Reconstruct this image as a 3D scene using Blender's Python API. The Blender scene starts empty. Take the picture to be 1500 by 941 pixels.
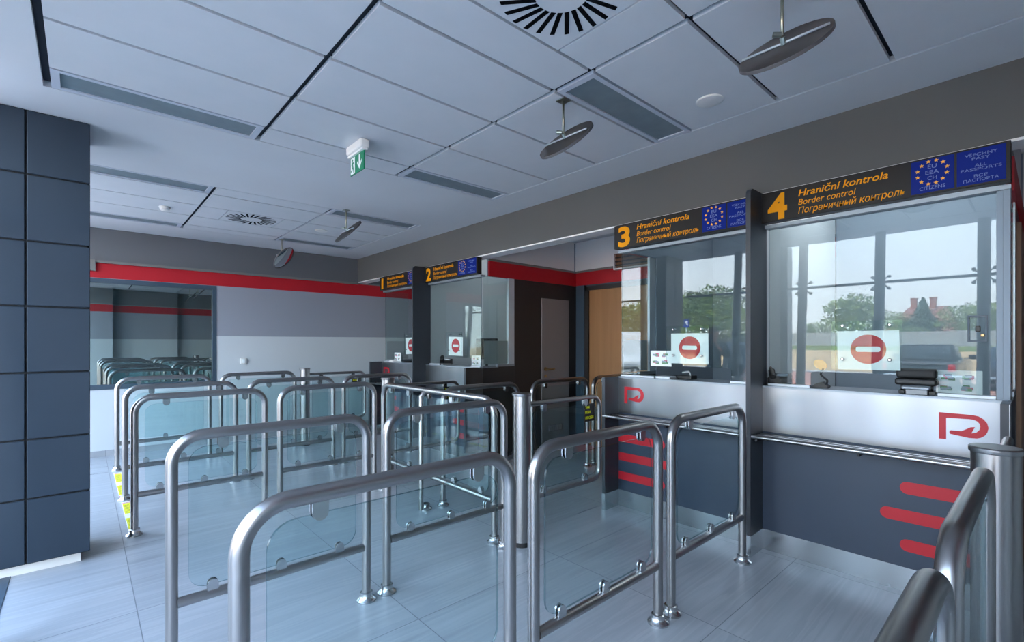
import bpy, bmesh, math, random
from mathutils import Vector, Matrix
PI = math.pi
random.seed(7)
sc = bpy.context.scene
C = sc.collection

# ------------------------------------------------------------------ camera
YAW = math.atan2(629.0, 702.0)
cam_d = bpy.data.cameras.new('camera')
cam_d.sensor_width = 36.0
cam_d.lens = 702.0 / 1500.0 * 36.0
cam_d.shift_y = 31.5 / 1500.0
cam_d.clip_start = 0.02
cam = bpy.data.objects.new('camera', cam_d)
cam.location = (0, 0, 1.4)
cam.rotation_euler = (PI / 2, 0, -YAW)
C.objects.link(cam)
sc.camera = cam

# ------------------------------------------------------------------ world, sun, exposure
SKY = 2.9
w = bpy.data.worlds.new('world')
sc.world = w
w.use_nodes = True
nt = w.node_tree
nt.nodes.clear()
tc = nt.nodes.new('ShaderNodeTexCoord')
sx = nt.nodes.new('ShaderNodeSeparateXYZ')
rp = nt.nodes.new('ShaderNodeValToRGB')
bg = nt.nodes.new('ShaderNodeBackground')
ou = nt.nodes.new('ShaderNodeOutputWorld')
nt.links.new(tc.outputs['Generated'], sx.inputs[0])
nt.links.new(sx.outputs['Z'], rp.inputs[0])
nt.links.new(rp.outputs[0], bg.inputs[0])
nt.links.new(bg.outputs[0], ou.inputs[0])
els = rp.color_ramp.elements
els[0].position = 0.0; els[0].color = (0.90, 0.952, 1.0, 1)
els[1].position = 1.0; els[1].color = (0.30, 0.48, 0.85, 1)
e = els.new(0.18); e.color = (0.77, 0.88, 1.0, 1)
e = els.new(0.5); e.color = (0.52, 0.71, 0.98, 1)
bg.inputs[1].default_value = SKY

sun_d = bpy.data.lights.new('sun', 'SUN')
sun_d.energy = 7.5
sun_d.angle = math.radians(0.6)
sun_d.color = (1.0, 0.955, 0.89)
sun = bpy.data.objects.new('sun', sun_d)
sun.rotation_euler = (math.radians(40), 0, math.radians(110))   # shines from over the roof towards the car park
C.objects.link(sun)

sc.view_settings.view_transform = 'Standard'
sc.view_settings.look = 'None'
sc.view_settings.exposure = 1.93
sc.view_settings.gamma = 1.0
sc.view_settings.use_curve_mapping = False
cy = sc.cycles
cy.max_bounces = 14
cy.diffuse_bounces = 6
cy.glossy_bounces = 6
cy.transmission_bounces = 8
cy.transparent_max_bounces = 64
cy.caustics_reflective = False
cy.caustics_refractive = False
cy.sample_clamp_indirect = 6.0
cy.use_denoising = True

# ------------------------------------------------------------------ materials
def lin(c):
    def f(v):
        v /= 255.0
        return v / 12.92 if v <= 0.04045 else ((v + 0.055) / 1.055) ** 2.4
    return (f(c[0]), f(c[1]), f(c[2]), 1.0)

def mat(name, rgb, rough=0.5, metal=0.0, spec=0.5, coat=0.0, raw=False):
    m = bpy.data.materials.new(name); m.use_nodes = True
    b = m.node_tree.nodes['Principled BSDF']
    b.inputs['Base Color'].default_value = (*rgb, 1) if raw else lin(rgb)
    b.inputs['Roughness'].default_value = rough
    b.inputs['Metallic'].default_value = metal
    b.inputs['Specular IOR Level'].default_value = spec
    b.inputs['Coat Weight'].default_value = coat
    return m

def noise_mat(name, a, b, scale=(4, 4, 4), rough=0.5, metal=0.0, detail=4, bump=0.0, spec=0.5, rv=0.0):
    m = mat(name, a, rough, metal, spec)
    n = m.node_tree; bs = n.nodes['Principled BSDF']
    t = n.nodes.new('ShaderNodeTexCoord'); mp = n.nodes.new('ShaderNodeMapping')
    mp.inputs['Scale'].default_value = scale
    nz = n.nodes.new('ShaderNodeTexNoise'); nz.inputs['Scale'].default_value = 1.0; nz.inputs['Detail'].default_value = detail
    r = n.nodes.new('ShaderNodeValToRGB')
    r.color_ramp.elements[0].position = 0.3; r.color_ramp.elements[0].color = lin(a)
    r.color_ramp.elements[1].position = 0.7; r.color_ramp.elements[1].color = lin(b)
    n.links.new(t.outputs['Object'], mp.inputs[0]); n.links.new(mp.outputs[0], nz.inputs['Vector'])
    n.links.new(nz.outputs['Fac'], r.inputs[0]); n.links.new(r.outputs[0], bs.inputs['Base Color'])
    if bump:
        bp = n.nodes.new('ShaderNodeBump'); bp.inputs['Strength'].default_value = bump; bp.inputs['Distance'].default_value = 0.01
        n.links.new(nz.outputs['Fac'], bp.inputs['Height']); n.links.new(bp.outputs[0], bs.inputs['Normal'])
    if rv:
        mr = n.nodes.new('ShaderNodeMapRange')
        mr.inputs['To Min'].default_value = rough - rv; mr.inputs['To Max'].default_value = rough + rv
        n.links.new(nz.outputs['Fac'], mr.inputs[0]); n.links.new(mr.outputs[0], bs.inputs['Roughness'])
    return m

def glass(name, tint, refl_add=0.0, refl_mul=1.0, rough=0.0, ior=1.5, gcol=(1, 1, 1)):
    m = bpy.data.materials.new(name); m.use_nodes = True
    n = m.node_tree; n.nodes.clear()
    tr = n.nodes.new('ShaderNodeBsdfTransparent'); tr.inputs[0].default_value = (*tint, 1)
    gl = n.nodes.new('ShaderNodeBsdfGlossy'); gl.inputs['Roughness'].default_value = rough; gl.inputs[0].default_value = (*gcol, 1)
    fr = n.nodes.new('ShaderNodeFresnel'); fr.inputs['IOR'].default_value = ior
    # the same reflectance from either side of a face: the Fresnel node inverts the IOR on back faces, so undo that
    geo = n.nodes.new('ShaderNodeNewGeometry')
    io = n.nodes.new('ShaderNodeMath'); io.operation = 'MULTIPLY_ADD'
    io.inputs[1].default_value = 1 / ior - ior; io.inputs[2].default_value = ior
    n.links.new(geo.outputs['Backfacing'], io.inputs[0]); n.links.new(io.outputs[0], fr.inputs['IOR'])
    md = n.nodes.new('ShaderNodeMath'); md.operation = 'MULTIPLY_ADD'
    md.inputs[1].default_value = refl_mul; md.inputs[2].default_value = refl_add; md.use_clamp = True
    n.links.new(fr.outputs[0], md.inputs[0])
    mx = n.nodes.new('ShaderNodeMixShader'); o = n.nodes.new('ShaderNodeOutputMaterial')
    n.links.new(md.outputs[0], mx.inputs[0]); n.links.new(tr.outputs[0], mx.inputs[1]); n.links.new(gl.outputs[0], mx.inputs[2])
    n.links.new(mx.outputs[0], o.inputs[0])
    return m

def steel(name, rgb=(196, 198, 200), rough=0.3, axis=(2, 2, 160), bump=0.02):
    return noise_mat(name, rgb, tuple(int(v * 0.9) for v in rgb), axis, rough, 1.0, 0, bump, rv=0.05)

M = {}
M['steel_tube'] = mat('brushed_steel_tube', (163, 160, 159), 0.29, 1.0)
M['steel_panel'] = steel('brushed_steel_panel', (170, 173, 177), 0.3, (2, 5, 0.8), 0.03)
M['steel_kick'] = steel('brushed_steel_kick', (172, 176, 181), 0.25, (2, 5, 1.5), 0.04)
M['zinc'] = mat('zinc_fitting', (160, 168, 160), 0.35, 1.0)
M['chrome'] = mat('satin_chrome', (196, 196, 197), 0.24, 1.0)
M['dark_panel'] = noise_mat('dark_blue_grey_laminate', (50, 60, 76), (54, 64, 80), (3, 3, 3), 0.42)
M['dark_fin'] = noise_mat('charcoal_laminate', (46, 50, 57), (50, 54, 61), (3, 3, 3), 0.4)
M['black'] = mat('black_plastic', (18, 18, 19), 0.4)
M['black_soft'] = mat('black_matte', (24, 24, 26), 0.6)
M['slot_black'] = mat('slot_black', (10, 12, 16), 0.9, 0, 0.1)
M['grey_plastic'] = mat('grey_plastic', (168, 172, 176), 0.45)
M['white_plastic'] = mat('white_plastic', (232, 230, 226), 0.4)
M['white_paper'] = mat('white_paper', (236, 240, 240), 0.6)
M['red_paint'] = mat('red_vinyl', (196, 30, 44), 0.45)
M['red_print'] = mat('red_print', (186, 18, 34), 0.5)
M['sign_black'] = mat('sign_black', (38, 35, 34), 0.4, 0, 0.25)
M['orange'] = mat('sign_orange_vinyl', (246, 158, 0), 0.5, 0, 0.2)
M['sign_blue'] = mat('sign_blue_vinyl', (0, 32, 124), 0.5, 0, 0.15)
M['sign_text'] = mat('sign_pale_text', (112, 132, 180), 0.5)
M['star'] = mat('sign_star_gold', (250, 180, 60), 0.5)
M['tile_white'] = noise_mat('white_ceiling_tile', (214, 216, 218), (218, 219, 221), (6, 6, 6), 0.75)
M['plaster'] = noise_mat('white_plaster', (214, 215, 217), (219, 220, 222), (1.5, 1.5, 1.5), 0.8)
M['void'] = mat('ceiling_void_blue_black', (40, 46, 57), 0.8)
M['header'] = noise_mat('grey_brown_header_paint', (94, 93, 90), (99, 98, 95), (0.8, 0.8, 0.8), 0.75)
M['soffit'] = mat('white_soffit_paint', (238, 236, 233), 0.75)
def emis(name, rgb, st):
    m = mat(name, rgb, 0.5); p = m.node_tree.nodes['Principled BSDF']
    p.inputs['Emission Color'].default_value = lin(rgb); p.inputs['Emission Strength'].default_value = st
    return m
for k_, e_ in ((1, 0.6), (2, 1.1), (3, 0.8), (4, 4.2)): M['fill_lamp%d' % k_] = emis('added_fill_lamp_%d' % k_, (246, 250, 255), e_)
M['lamp_frame'] = mat('pale_lamp_frame', (200, 205, 214), 0.5)
M['lamp_panel'] = noise_mat('unlit_lamp_panel', (118, 132, 138), (128, 142, 147), (9, 9, 9), 0.5)
M['grey_alu'] = mat('grey_aluminium', (150, 158, 166), 0.4, 0.5)
M['post_grey'] = mat('grey_post_paint', (128, 140, 152), 0.45, 0.2)
M['pale_alu'] = mat('pale_aluminium', (200, 207, 214), 0.4, 0.4)
M['booth_wall'] = mat('booth_inner_wall', (146, 158, 170), 0.7)
M['booth_white'] = mat('booth_white_partition', (200, 206, 208), 0.7)
M['desk_grey'] = mat('desk_blue_grey', (120, 130, 142), 0.55)
M['black_clad'] = noise_mat('black_cladding', (43, 39, 39), (47, 43, 43), (2, 2, 2), 0.45)
M['door_grey'] = mat('warm_grey_door', (132, 124, 124), 0.45)
M['frame_blue'] = mat('blue_grey_frame', (62, 78, 92), 0.45)
M['brass'] = mat('dull_brass', (170, 140, 100), 0.35, 1.0)
M['red_band'] = mat('deep_red_band_paint', (178, 14, 30), 0.55)
M['grey_band'] = mat('grey_band_paint', (120, 118, 116), 0.6)
M['column_tile'] = noise_mat('dark_blue_metal_tile', (38, 51, 64), (41, 54, 67), (2, 2, 2), 0.38, 0.1)
M['column_gap'] = mat('column_joint_black', (12, 16, 22), 0.7)
M['yellow'] = mat('yellow_sticker', (232, 222, 40), 0.55)
M['yellow_green'] = mat('yellow_green_print', (226, 232, 30), 0.55)
M['magenta'] = mat('magenta_print', (214, 30, 90), 0.55)
M['green_sign'] = mat('exit_green', (0, 128, 88), 0.4)
M['mirror_back'] = mat('mirror_back_grey', (156, 152, 154), 0.5)
M['mirror_rim'] = mat('mirror_rim_dark', (92, 88, 88), 0.5)
M['mirror_face'] = mat('convex_mirror_face', (220, 224, 226), 0.03, 1.0)
M['rod'] = mat('plated_rod', (190, 186, 165), 0.3, 1.0)
M['barrier_glass'] = glass('barrier_glass', (0.90, 0.96, 0.965), 0.0, 0.7)
M['glass_edge'] = glass('glass_edge', (0.42, 0.56, 0.58), 0.0, 0.6)
M['booth_glass'] = glass('reflective_booth_glass', (0.86, 0.90, 0.90), 0.0, 0.95)
M['side_glass'] = glass('booth_side_glass', (0.90, 0.95, 0.94), 0.0, 1.0)
M['plate_glass'] = glass('clear_speech_plate', (0.93, 0.97, 0.96), 0.0, 0.6)
M['facade_glass'] = glass('facade_glass', (0.97, 0.98, 0.98), 0.0, 0.5)
M['mullion'] = mat('grey_mullion_paint', (170, 172, 170), 0.5)
M['orange_disc'] = mat('amber_plastic', (225, 160, 70), 0.4)
M['print_pink'] = mat('card_print_pink', (205, 110, 130), 0.6)
M['print_green'] = mat('card_print_green', (110, 150, 110), 0.6)
M['print_grey'] = mat('card_print_grey', (150, 160, 170), 0.6)

def frosted():
    m = bpy.data.materials.new('frosted_film'); m.use_nodes = True
    n = m.node_tree; n.nodes.clear()
    tr = n.nodes.new('ShaderNodeBsdfTransparent'); tr.inputs[0].default_value = (0.8, 0.85, 0.85, 1)
    df = n.nodes.new('ShaderNodeBsdfDiffuse'); df.inputs[0].default_value = (0.40, 0.43, 0.44, 1)
    mx = n.nodes.new('ShaderNodeMixShader'); mx.inputs[0].default_value = 0.8
    o = n.nodes.new('ShaderNodeOutputMaterial')
    n.links.new(tr.outputs[0], mx.inputs[1]); n.links.new(df.outputs[0], mx.inputs[2]); n.links.new(mx.outputs[0], o.inputs[0])
    return m
M['frosted'] = frosted()

def dark_mirror():
    m = bpy.data.materials.new('dark_mirror_glass'); m.use_nodes = True
    n = m.node_tree; n.nodes.clear()
    df = n.nodes.new('ShaderNodeBsdfDiffuse'); df.inputs[0].default_value = (0.012, 0.02, 0.022, 1)
    gl = n.nodes.new('ShaderNodeBsdfGlossy'); gl.inputs['Roughness'].default_value = 0.004; gl.inputs[0].default_value = (0.86, 1.0, 0.97, 1)
    mx = n.nodes.new('ShaderNodeMixShader'); mx.inputs[0].default_value = 0.42
    o = n.nodes.new('ShaderNodeOutputMaterial')
    n.links.new(df.outputs[0], mx.inputs[1]); n.links.new(gl.outputs[0], mx.inputs[2]); n.links.new(mx.outputs[0], o.inputs[0])
    return m
M['dark_mirror'] = dark_mirror()

def banded_wall():
    m = mat('banded_wall_paint', (200, 200, 200), 0.7)
    n = m.node_tree; bs = n.nodes['Principled BSDF']
    g = n.nodes.new('ShaderNodeNewGeometry'); s = n.nodes.new('ShaderNodeSeparateXYZ')
    dv = n.nodes.new('ShaderNodeMath'); dv.operation = 'DIVIDE'; dv.inputs[1].default_value = 3.0
    r = n.nodes.new('ShaderNodeValToRGB'); r.color_ramp.interpolation = 'CONSTANT'
    el = r.color_ramp.elements
    el[0].position = 0; el[0].color = lin((202, 207, 210))
    el[1].position = 1.487 / 3; el[1].color = lin((150, 153, 163))
    for z, c in ((2.19, (186, 14, 32)), (2.37, (134, 136, 136)), (2.40, (104, 106, 110))):
        q = el.new(z / 3); q.color = lin(c)
    n.links.new(g.outputs['Position'], s.inputs[0]); n.links.new(s.outputs['Z'], dv.inputs[0])
    n.links.new(dv.outputs[0], r.inputs[0]); n.links.new(r.outputs[0], bs.inputs['Base Color'])
    return m
M['banded'] = banded_wall()

def floor_mat():
    m = mat('floor_tiles', (170, 172, 176), 0.3)
    n = m.node_tree; bs = n.nodes['Principled BSDF']
    g = n.nodes.new('ShaderNodeNewGeometry'); s = n.nodes.new('ShaderNodeSeparateXYZ')
    n.links.new(g.outputs['Position'], s.inputs[0])
    def mth(op, a, b=None, c=None):
        k = n.nodes.new('ShaderNodeMath'); k.operation = op
        for i, v in enumerate((a, b, c)):
            if v is None: continue
            if isinstance(v, (int, float)): k.inputs[i].default_value = v
            else: n.links.new(v, k.inputs[i])
        return k.outputs[0]
    ux = mth('DIVIDE', mth('SUBTRACT', s.outputs['X'], 0.212 - 5.27), 1.054)
    uy = mth('DIVIDE', mth('SUBTRACT', s.outputs['Y'], 1.08 - 5.2), 0.52 * 2)
    fx = mth('FRACT', ux); fy = mth('FRACT', uy)
    dx = mth('MULTIPLY', mth('MINIMUM', fx, mth('SUBTRACT', 1, fx)), 1.054)
    dy = mth('MULTIPLY', mth('MINIMUM', fy, mth('SUBTRACT', 1, fy)), 1.04)
    gap = mth('LESS_THAN', mth('MINIMUM', dx, dy), 0.0022)
    ix = mth('FLOOR', ux); iy = mth('FLOOR', uy)
    cb = n.nodes.new('ShaderNodeCombineXYZ'); n.links.new(ix, cb.inputs[0]); n.links.new(iy, cb.inputs[1])
    wn = n.nodes.new('ShaderNodeTexWhiteNoise'); n.links.new(cb.outputs[0], wn.inputs['Vector'])
    # per-tile offset and streaky stone veins
    mp = n.nodes.new('ShaderNodeVectorMath'); mp.operation = 'MULTIPLY_ADD'
    sc3 = n.nodes.new('ShaderNodeCombineXYZ')
    n.links.new(mth('MULTIPLY', s.outputs['X'], 0.7), sc3.inputs[0])
    n.links.new(mth('MULTIPLY', s.outputs['Y'], 12.0), sc3.inputs[1])
    n.links.new(wn.outputs['Color'], mp.inputs[0]); mp.inputs[1].default_value = (20, 20, 20); n.links.new(sc3.outputs[0], mp.inputs[2])
    nz = n.nodes.new('ShaderNodeTexNoise'); nz.inputs['Scale'].default_value = 1.0; nz.inputs['Detail'].default_value = 6; nz.inputs['Distortion'].default_value = 0.25
    n.links.new(mp.outputs[0], nz.inputs['Vector'])
    r = n.nodes.new('ShaderNodeValToRGB'); el = r.color_ramp.elements
    el[0].position = 0.25; el[0].color = lin((146, 149, 154)); el[1].position = 0.72; el[1].color = lin((178, 180, 184))
    q = el.new(0.47); q.color = lin((171, 173, 177))
    q = el.new(0.505); q.color = lin((160, 163, 168))
    n.links.new(nz.outputs['Fac'], r.inputs[0])
    tv = n.nodes.new('ShaderNodeMixRGB'); tv.blend_type = 'MULTIPLY'; tv.inputs[0].default_value = 1.0
    br = n.nodes.new('ShaderNodeMapRange'); br.inputs['To Min'].default_value = 0.93; br.inputs['To Max'].default_value = 1.0
    n.links.new(wn.outputs['Value'], br.inputs[0])
    n.links.new(r.outputs[0], tv.inputs[1]); n.links.new(br.outputs[0], tv.inputs[2])
    mx = n.nodes.new('ShaderNodeMixRGB'); n.links.new(gap, mx.inputs[0]); n.links.new(tv.outputs[0], mx.inputs[1])
    mx.inputs[2].default_value = lin((112, 116, 122))
    n.links.new(mx.outputs[0], bs.inputs['Base Color'])
    rr = n.nodes.new('ShaderNodeMapRange'); rr.inputs['To Min'].default_value = 0.24; rr.inputs['To Max'].default_value = 0.36
    n.links.new(nz.outputs['Fac'], rr.inputs[0]); n.links.new(rr.outputs[0], bs.inputs['Roughness'])
    return m
M['floor'] = floor_mat()

def wood_mat(name, a, b):
    return noise_mat(name, a, b, (18, 18, 0.9), 0.5, 0, 6)
M['wood'] = wood_mat('beech_wood', (158, 112, 72), (170, 122, 80))
M['wood_dark'] = wood_mat('brown_wood', (130, 96, 72), (150, 112, 84))
M['grass'] = noise_mat('grass', (96, 116, 62), (134, 146, 88), (3, 3, 3), 0.9)
M['sand'] = noise_mat('dry_ground', (204, 172, 128), (218, 188, 146), (0.6, 0.6, 0.6), 0.9)
M['paving'] = noise_mat('pinkish_paving', (196, 140, 126), (206, 154, 138), (2, 2, 2), 0.85)
M['pavement'] = noise_mat('grey_pavement', (150, 150, 150), (165, 165, 163), (3, 3, 3), 0.85)
M['fence'] = noise_mat('grey_concrete_fence', (150, 154, 158), (162, 166, 168), (1, 1, 1), 0.85)
M['roof_tile'] = noise_mat('red_brown_roof', (146, 96, 84), (164, 112, 98), (4, 4, 10), 0.8)
M['house_wall'] = mat('house_plaster', (190, 184, 172), 0.85)
M['brick'] = noise_mat('chimney_brick', (150, 92, 74), (170, 112, 92), (8, 8, 8), 0.85)
M['bark'] = noise_mat('bark', (84, 72, 60), (110, 98, 84), (6, 6, 2), 0.9)
for i, (a, b) in enumerate((((74, 100, 52), (128, 150, 82)), ((100, 124, 70), (160, 178, 110)), ((62, 88, 70), (104, 128, 94)))):
    M['leaf%d' % i] = noise_mat('leaves_%d' % i, a, b, (1.2, 1.2, 1.2), 0.8)
M['car_black'] = mat('car_paint_dark', (28, 32, 38), 0.2, 0.3, coat=0.6)
M['car_blue'] = mat('car_paint_slate', (60, 70, 84), 0.2, 0.3, coat=0.6)
M['van_white'] = mat('van_paint_white', (236, 236, 232), 0.25, coat=0.5)
M['car_glass'] = mat('car_window', (40, 48, 52), 0.08, 0.0, 0.8)
M['tyre'] = mat('tyre_rubber', (22, 22, 22), 0.8)
M['tail'] = mat('tail_lamp_red', (190, 24, 24), 0.2)
M['skin'] = mat('skin', (206, 160, 138), 0.55)
M['lip'] = mat('lip', (176, 112, 102), 0.5)
M['hair'] = mat('dark_hair', (44, 34, 28), 0.7)
M['jacket'] = mat('dark_green_jacket', (26, 44, 48), 0.8)
M['shirt'] = mat('grey_shirt', (150, 160, 170), 0.8)
M['trousers'] = mat('dark_trousers', (40, 42, 50), 0.8)

# ------------------------------------------------------------------ mesh helpers
def B(): return bmesh.new()

def box(bm, x0, x1, y0, y1, z0, z1, mi=0):
    if x0 > x1: x0, x1 = x1, x0
    if y0 > y1: y0, y1 = y1, y0
    if z0 > z1: z0, z1 = z1, z0
    v = [bm.verts.new(p) for p in ((x0, y0, z0), (x1, y0, z0), (x1, y1, z0), (x0, y1, z0), (x0, y0, z1), (x1, y0, z1), (x1, y1, z1), (x0, y1, z1))]
    for f in ((0, 3, 2, 1), (4, 5, 6, 7), (0, 1, 5, 4), (1, 2, 6, 5), (2, 3, 7, 6), (3, 0, 4, 7)):
        bm.faces.new([v[i] for i in f]).material_index = mi
    return v

def rbox(bm, x0, x1, y0, y1, z0, z1, r=0.01, seg=2):
    b2 = bmesh.new(); box(b2, x0, x1, y0, y1, z0, z1)
    bmesh.ops.bevel(b2, geom=b2.edges[:], offset=r, segments=seg, affect='EDGES', profile=0.5)
    me = bpy.data.meshes.new('t'); b2.to_mesh(me); b2.free(); bm.from_mesh(me); bpy.data.meshes.remove(me)

def prism(bm, pts, h, M4=None, mi=0, me=None):
    """pts 2-D (counter-clockwise) in local xy, extruded 0..h along local z, placed by M4"""
    M4 = M4 or Matrix()
    a = [bm.verts.new(M4 @ Vector((p[0], p[1], 0))) for p in pts]
    b = [bm.verts.new(M4 @ Vector((p[0], p[1], h))) for p in pts]
    n = len(pts)
    bm.faces.new(a[::-1]).material_index = mi; bm.faces.new(b).material_index = mi
    for i in range(n):
        bm.faces.new((a[i], a[(i + 1) % n], b[(i + 1) % n], b[i])).material_index = mi if me is None else me

def tube(bm, pts, r, seg=16, cap=True):
    pts = [Vector(p) for p in pts]; n = len(pts); rings = []
    t0 = (pts[1] - pts[0]).normalized()
    up = Vector((0, 0, 1)) if abs(t0.z) < 0.9 else Vector((0, 1, 0))
    nrm = (up - t0 * up.dot(t0)).normalized()
    for i, p in enumerate(pts):
        if i == 0: t = t0
        elif i == n - 1: t = (pts[-1] - pts[-2]).normalized()
        else: t = ((pts[i + 1] - pts[i]).normalized() + (pts[i] - pts[i - 1]).normalized()).normalized()
        nrm = (nrm - t * nrm.dot(t)).normalized(); bn = t.cross(nrm)
        rr = r[i] if isinstance(r, (list, tuple)) else r
        rings.append([bm.verts.new(p + (nrm * math.cos(2 * PI * k / seg) + bn * math.sin(2 * PI * k / seg)) * rr) for k in range(seg)])
    for i in range(n - 1):
        for k in range(seg):
            f = bm.faces.new((rings[i][k], rings[i][(k + 1) % seg], rings[i + 1][(k + 1) % seg], rings[i + 1][k])); f.smooth = True
    if cap:
        bm.faces.new(rings[0][::-1]); bm.faces.new(rings[-1])

def rounded(pts, r, seg=8, closed=False):
    """round the corners of a polyline"""
    P = [Vector(p) for p in pts]; out = []; n = len(P)
    for i in range(n):
        if not closed and i in (0, n - 1): out.append(P[i]); continue
        a, b, c = P[i - 1], P[i], P[(i + 1) % n]
        u = (a - b).normalized(); v = (c - b).normalized(); ang = u.angle(v)
        d = r / math.tan(ang / 2); p0 = b + u * d; ctr = b + (u + v).normalized() * (r / math.sin(ang / 2))
        v0 = p0 - ctr; p1 = b + v * d; v1 = p1 - ctr; tot = v0.angle(v1); ax = v0.cross(v1).normalized()
        for k in range(seg + 1): out.append(ctr + Matrix.Rotation(tot * k / seg, 3, ax) @ v0)
    return out

def lathe(bm, prof, ctr=(0, 0, 0), seg=24, axis=None, smooth=True):
    Mx = Matrix.Translation(Vector(ctr))
    if axis is not None: Mx = Mx @ Vector((0, 0, 1)).rotation_difference(Vector(axis)).to_matrix().to_4x4()
    rings = []
    for r, z in prof:
        if r < 1e-6: rings.append([bm.verts.new(Mx @ Vector((0, 0, z)))])
        else: rings.append([bm.verts.new(Mx @ Vector((r * math.cos(2 * PI * k / seg), r * math.sin(2 * PI * k / seg), z))) for k in range(seg)])
    for a, b in zip(rings[:-1], rings[1:]):
        for k in range(seg):
            k2 = (k + 1) % seg
            if len(a) == 1 and len(b) == 1: continue
            if len(a) == 1: f = bm.faces.new((a[0], b[k2], b[k]))
            elif len(b) == 1: f = bm.faces.new((a[k], a[k2], b[0]))
            else: f = bm.faces.new((a[k], a[k2], b[k2], b[k]))
            f.smooth = smooth
    if len(rings[0]) > 1: bm.faces.new(rings[0][::-1])
    if len(rings[-1]) > 1: bm.faces.new(rings[-1])

def rrect(x0, x1, y0, y1, r, seg=5):
    out = []
    for cx, cyy, a in ((x1 - r, y0 + r, -PI / 2), (x1 - r, y1 - r, 0), (x0 + r, y1 - r, PI / 2), (x0 + r, y0 + r, PI)):
        for k in range(seg + 1):
            t = a + PI / 2 * k / seg; out.append((cx + r * math.cos(t), cyy + r * math.sin(t)))
    return out

def sharp(bm, deg=35):
    bm.normal_update()
    for e in bm.edges:
        if len(e.link_faces) == 2 and e.calc_face_angle(0) > math.radians(deg): e.smooth = False

def obj(name, bm, m, parent=None, loc=None):
    bmesh.ops.recalc_face_normals(bm, faces=bm.faces[:])
    sharp(bm)
    me = bpy.data.meshes.new(name); bm.to_mesh(me); bm.free()
    for x in (m if isinstance(m, (list, tuple)) else [m]): me.materials.append(x)
    o = bpy.data.objects.new(name, me); C.objects.link(o)
    if parent is not None: o.parent = parent
    if loc is not None: o.location = loc
    return o

def tag(o, label, cat, group=None):
    o['label'] = label; o['category'] = cat
    if group: o['group'] = group
    return o

def thing(name, label, cat, loc=(0, 0, 0), rotz=0.0, group=None):
    o = bpy.data.objects.new(name, None); C.objects.link(o)
    o.empty_display_size = 0.1
    o.location = loc; o.rotation_euler = (0, 0, rotz)
    return tag(o, label, cat, group)

def struct(name, bm, m, parent=None):
    o = obj(name, bm, m, parent)
    if parent is None: o['kind'] = 'structure'
    return o

def dup(root, label, loc=None, rotz=None, group=None):
    r = root.copy(); C.objects.link(r); r['label'] = label
    if loc is not None: r.location = loc
    if rotz is not None: r.rotation_euler = (0, 0, rotz)
    if group: r['group'] = group
    for ch in list(root.children):
        c = ch.copy(); C.objects.link(c); c.parent = r
        for g in ch.children:
            d = g.copy(); C.objects.link(d); d.parent = c
    return r

# panel frame: local x runs to the right as the booth customer sees it (-Y), local y up, local z towards the hall (-X)
def wallM(x, y, z):
    m = Matrix(((0, 0, -1, x), (-1, 0, 0, y), (0, 1, 0, z), (0, 0, 0, 1)))
    return m

_txt_cache = {}
def text_mesh(s, shear=0.0, offset=0.0, depth=0.0015, align='LEFT'):
    cu = bpy.data.curves.new('txt', 'FONT'); cu.body = s; cu.shear = shear; cu.offset = offset
    cu.extrude = depth; cu.align_x = align; cu.resolution_u = 4
    o = bpy.data.objects.new('txt', cu); C.objects.link(o)
    dg = bpy.context.evaluated_depsgraph_get()
    me = bpy.data.meshes.new_from_object(o.evaluated_get(dg))
    bpy.data.objects.remove(o); bpy.data.curves.remove(cu)
    return me

def text(name, s, m, M4, width=None, height=None, parent=None, shear=0.0, offset=0.0, align='LEFT', depth=0.0012):
    """text with its lower left (or centre bottom) at the frame's origin, scaled to width and/or cap height"""
    me = text_mesh(s, shear, offset, 0.5, align)
    xs = [v.co.x for v in me.vertices]; ys = [v.co.y for v in me.vertices]
    w0 = max(xs) - min(xs); base = 0.0
    cap = 0.73
    kx = width / w0 if width else None
    ky = height / cap if height else None
    if kx is None: kx = ky
    if ky is None: ky = kx
    x_off = -min(xs) if align == 'LEFT' else -(min(xs) + max(xs)) / 2
    for v in me.vertices:
        v.co = M4 @ Vector(((v.co.x + x_off) * kx, (v.co.y - base) * ky, (v.co.z + 0.5) * depth))
    me.materials.clear(); me.materials.append(m)
    me.name = name
    o = bpy.data.objects.new(name, me); C.objects.link(o)
    if parent is not None: o.parent = parent
    return o

# ================================================================== THE HALL
ZC = 2.8
BX = 3.44            # face of booth fronts
WY = 7.72            # back wall
# floor
b = B(); box(b, -0.36, 5.4, -1.25, WY + 0.05, -0.12, 0); struct('floor', b, M['floor'])
b = B(); box(b, -0.42, -0.32, -1.25, WY, -0.1, 0.004); struct('trim_1', b, M['frame_blue'])

# ceiling plaster: around two tiled islands
IX0, IX1 = -0.16, 3.012
isl = ((-0.86, 3.652), (4.995, 7.052))
b = B()
def cb(x0, x1, y0, y1): box(b, x0, x1, y0, y1, ZC, ZC + 0.06)
cb(-0.5, IX0, -1.25, WY + 0.05); cb(IX1, BX + 0.02, -1.25, WY + 0.05)
cb(IX0, IX1, -1.25, isl[0][0]); cb(IX0, IX1, isl[0][1], isl[1][0]); cb(IX0, IX1, isl[1][1], WY + 0.05)
ceil = struct('ceiling', b, M['plaster'])
b = B(); box(b, -0.75, 5.4, -1.3, WY + 0.1, ZC + 0.06, ZC + 0.3); struct('ceiling.001', b, M['void'])
b = B(); box(b, -0.95, 6.5, -3.0, 9.5, ZC + 0.31, 6.2); struct('roof', b, M['fence'] if 'fence' in M else M['plaster'])  # unseen upper mass of the building, added to shade the pavement outside
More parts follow.
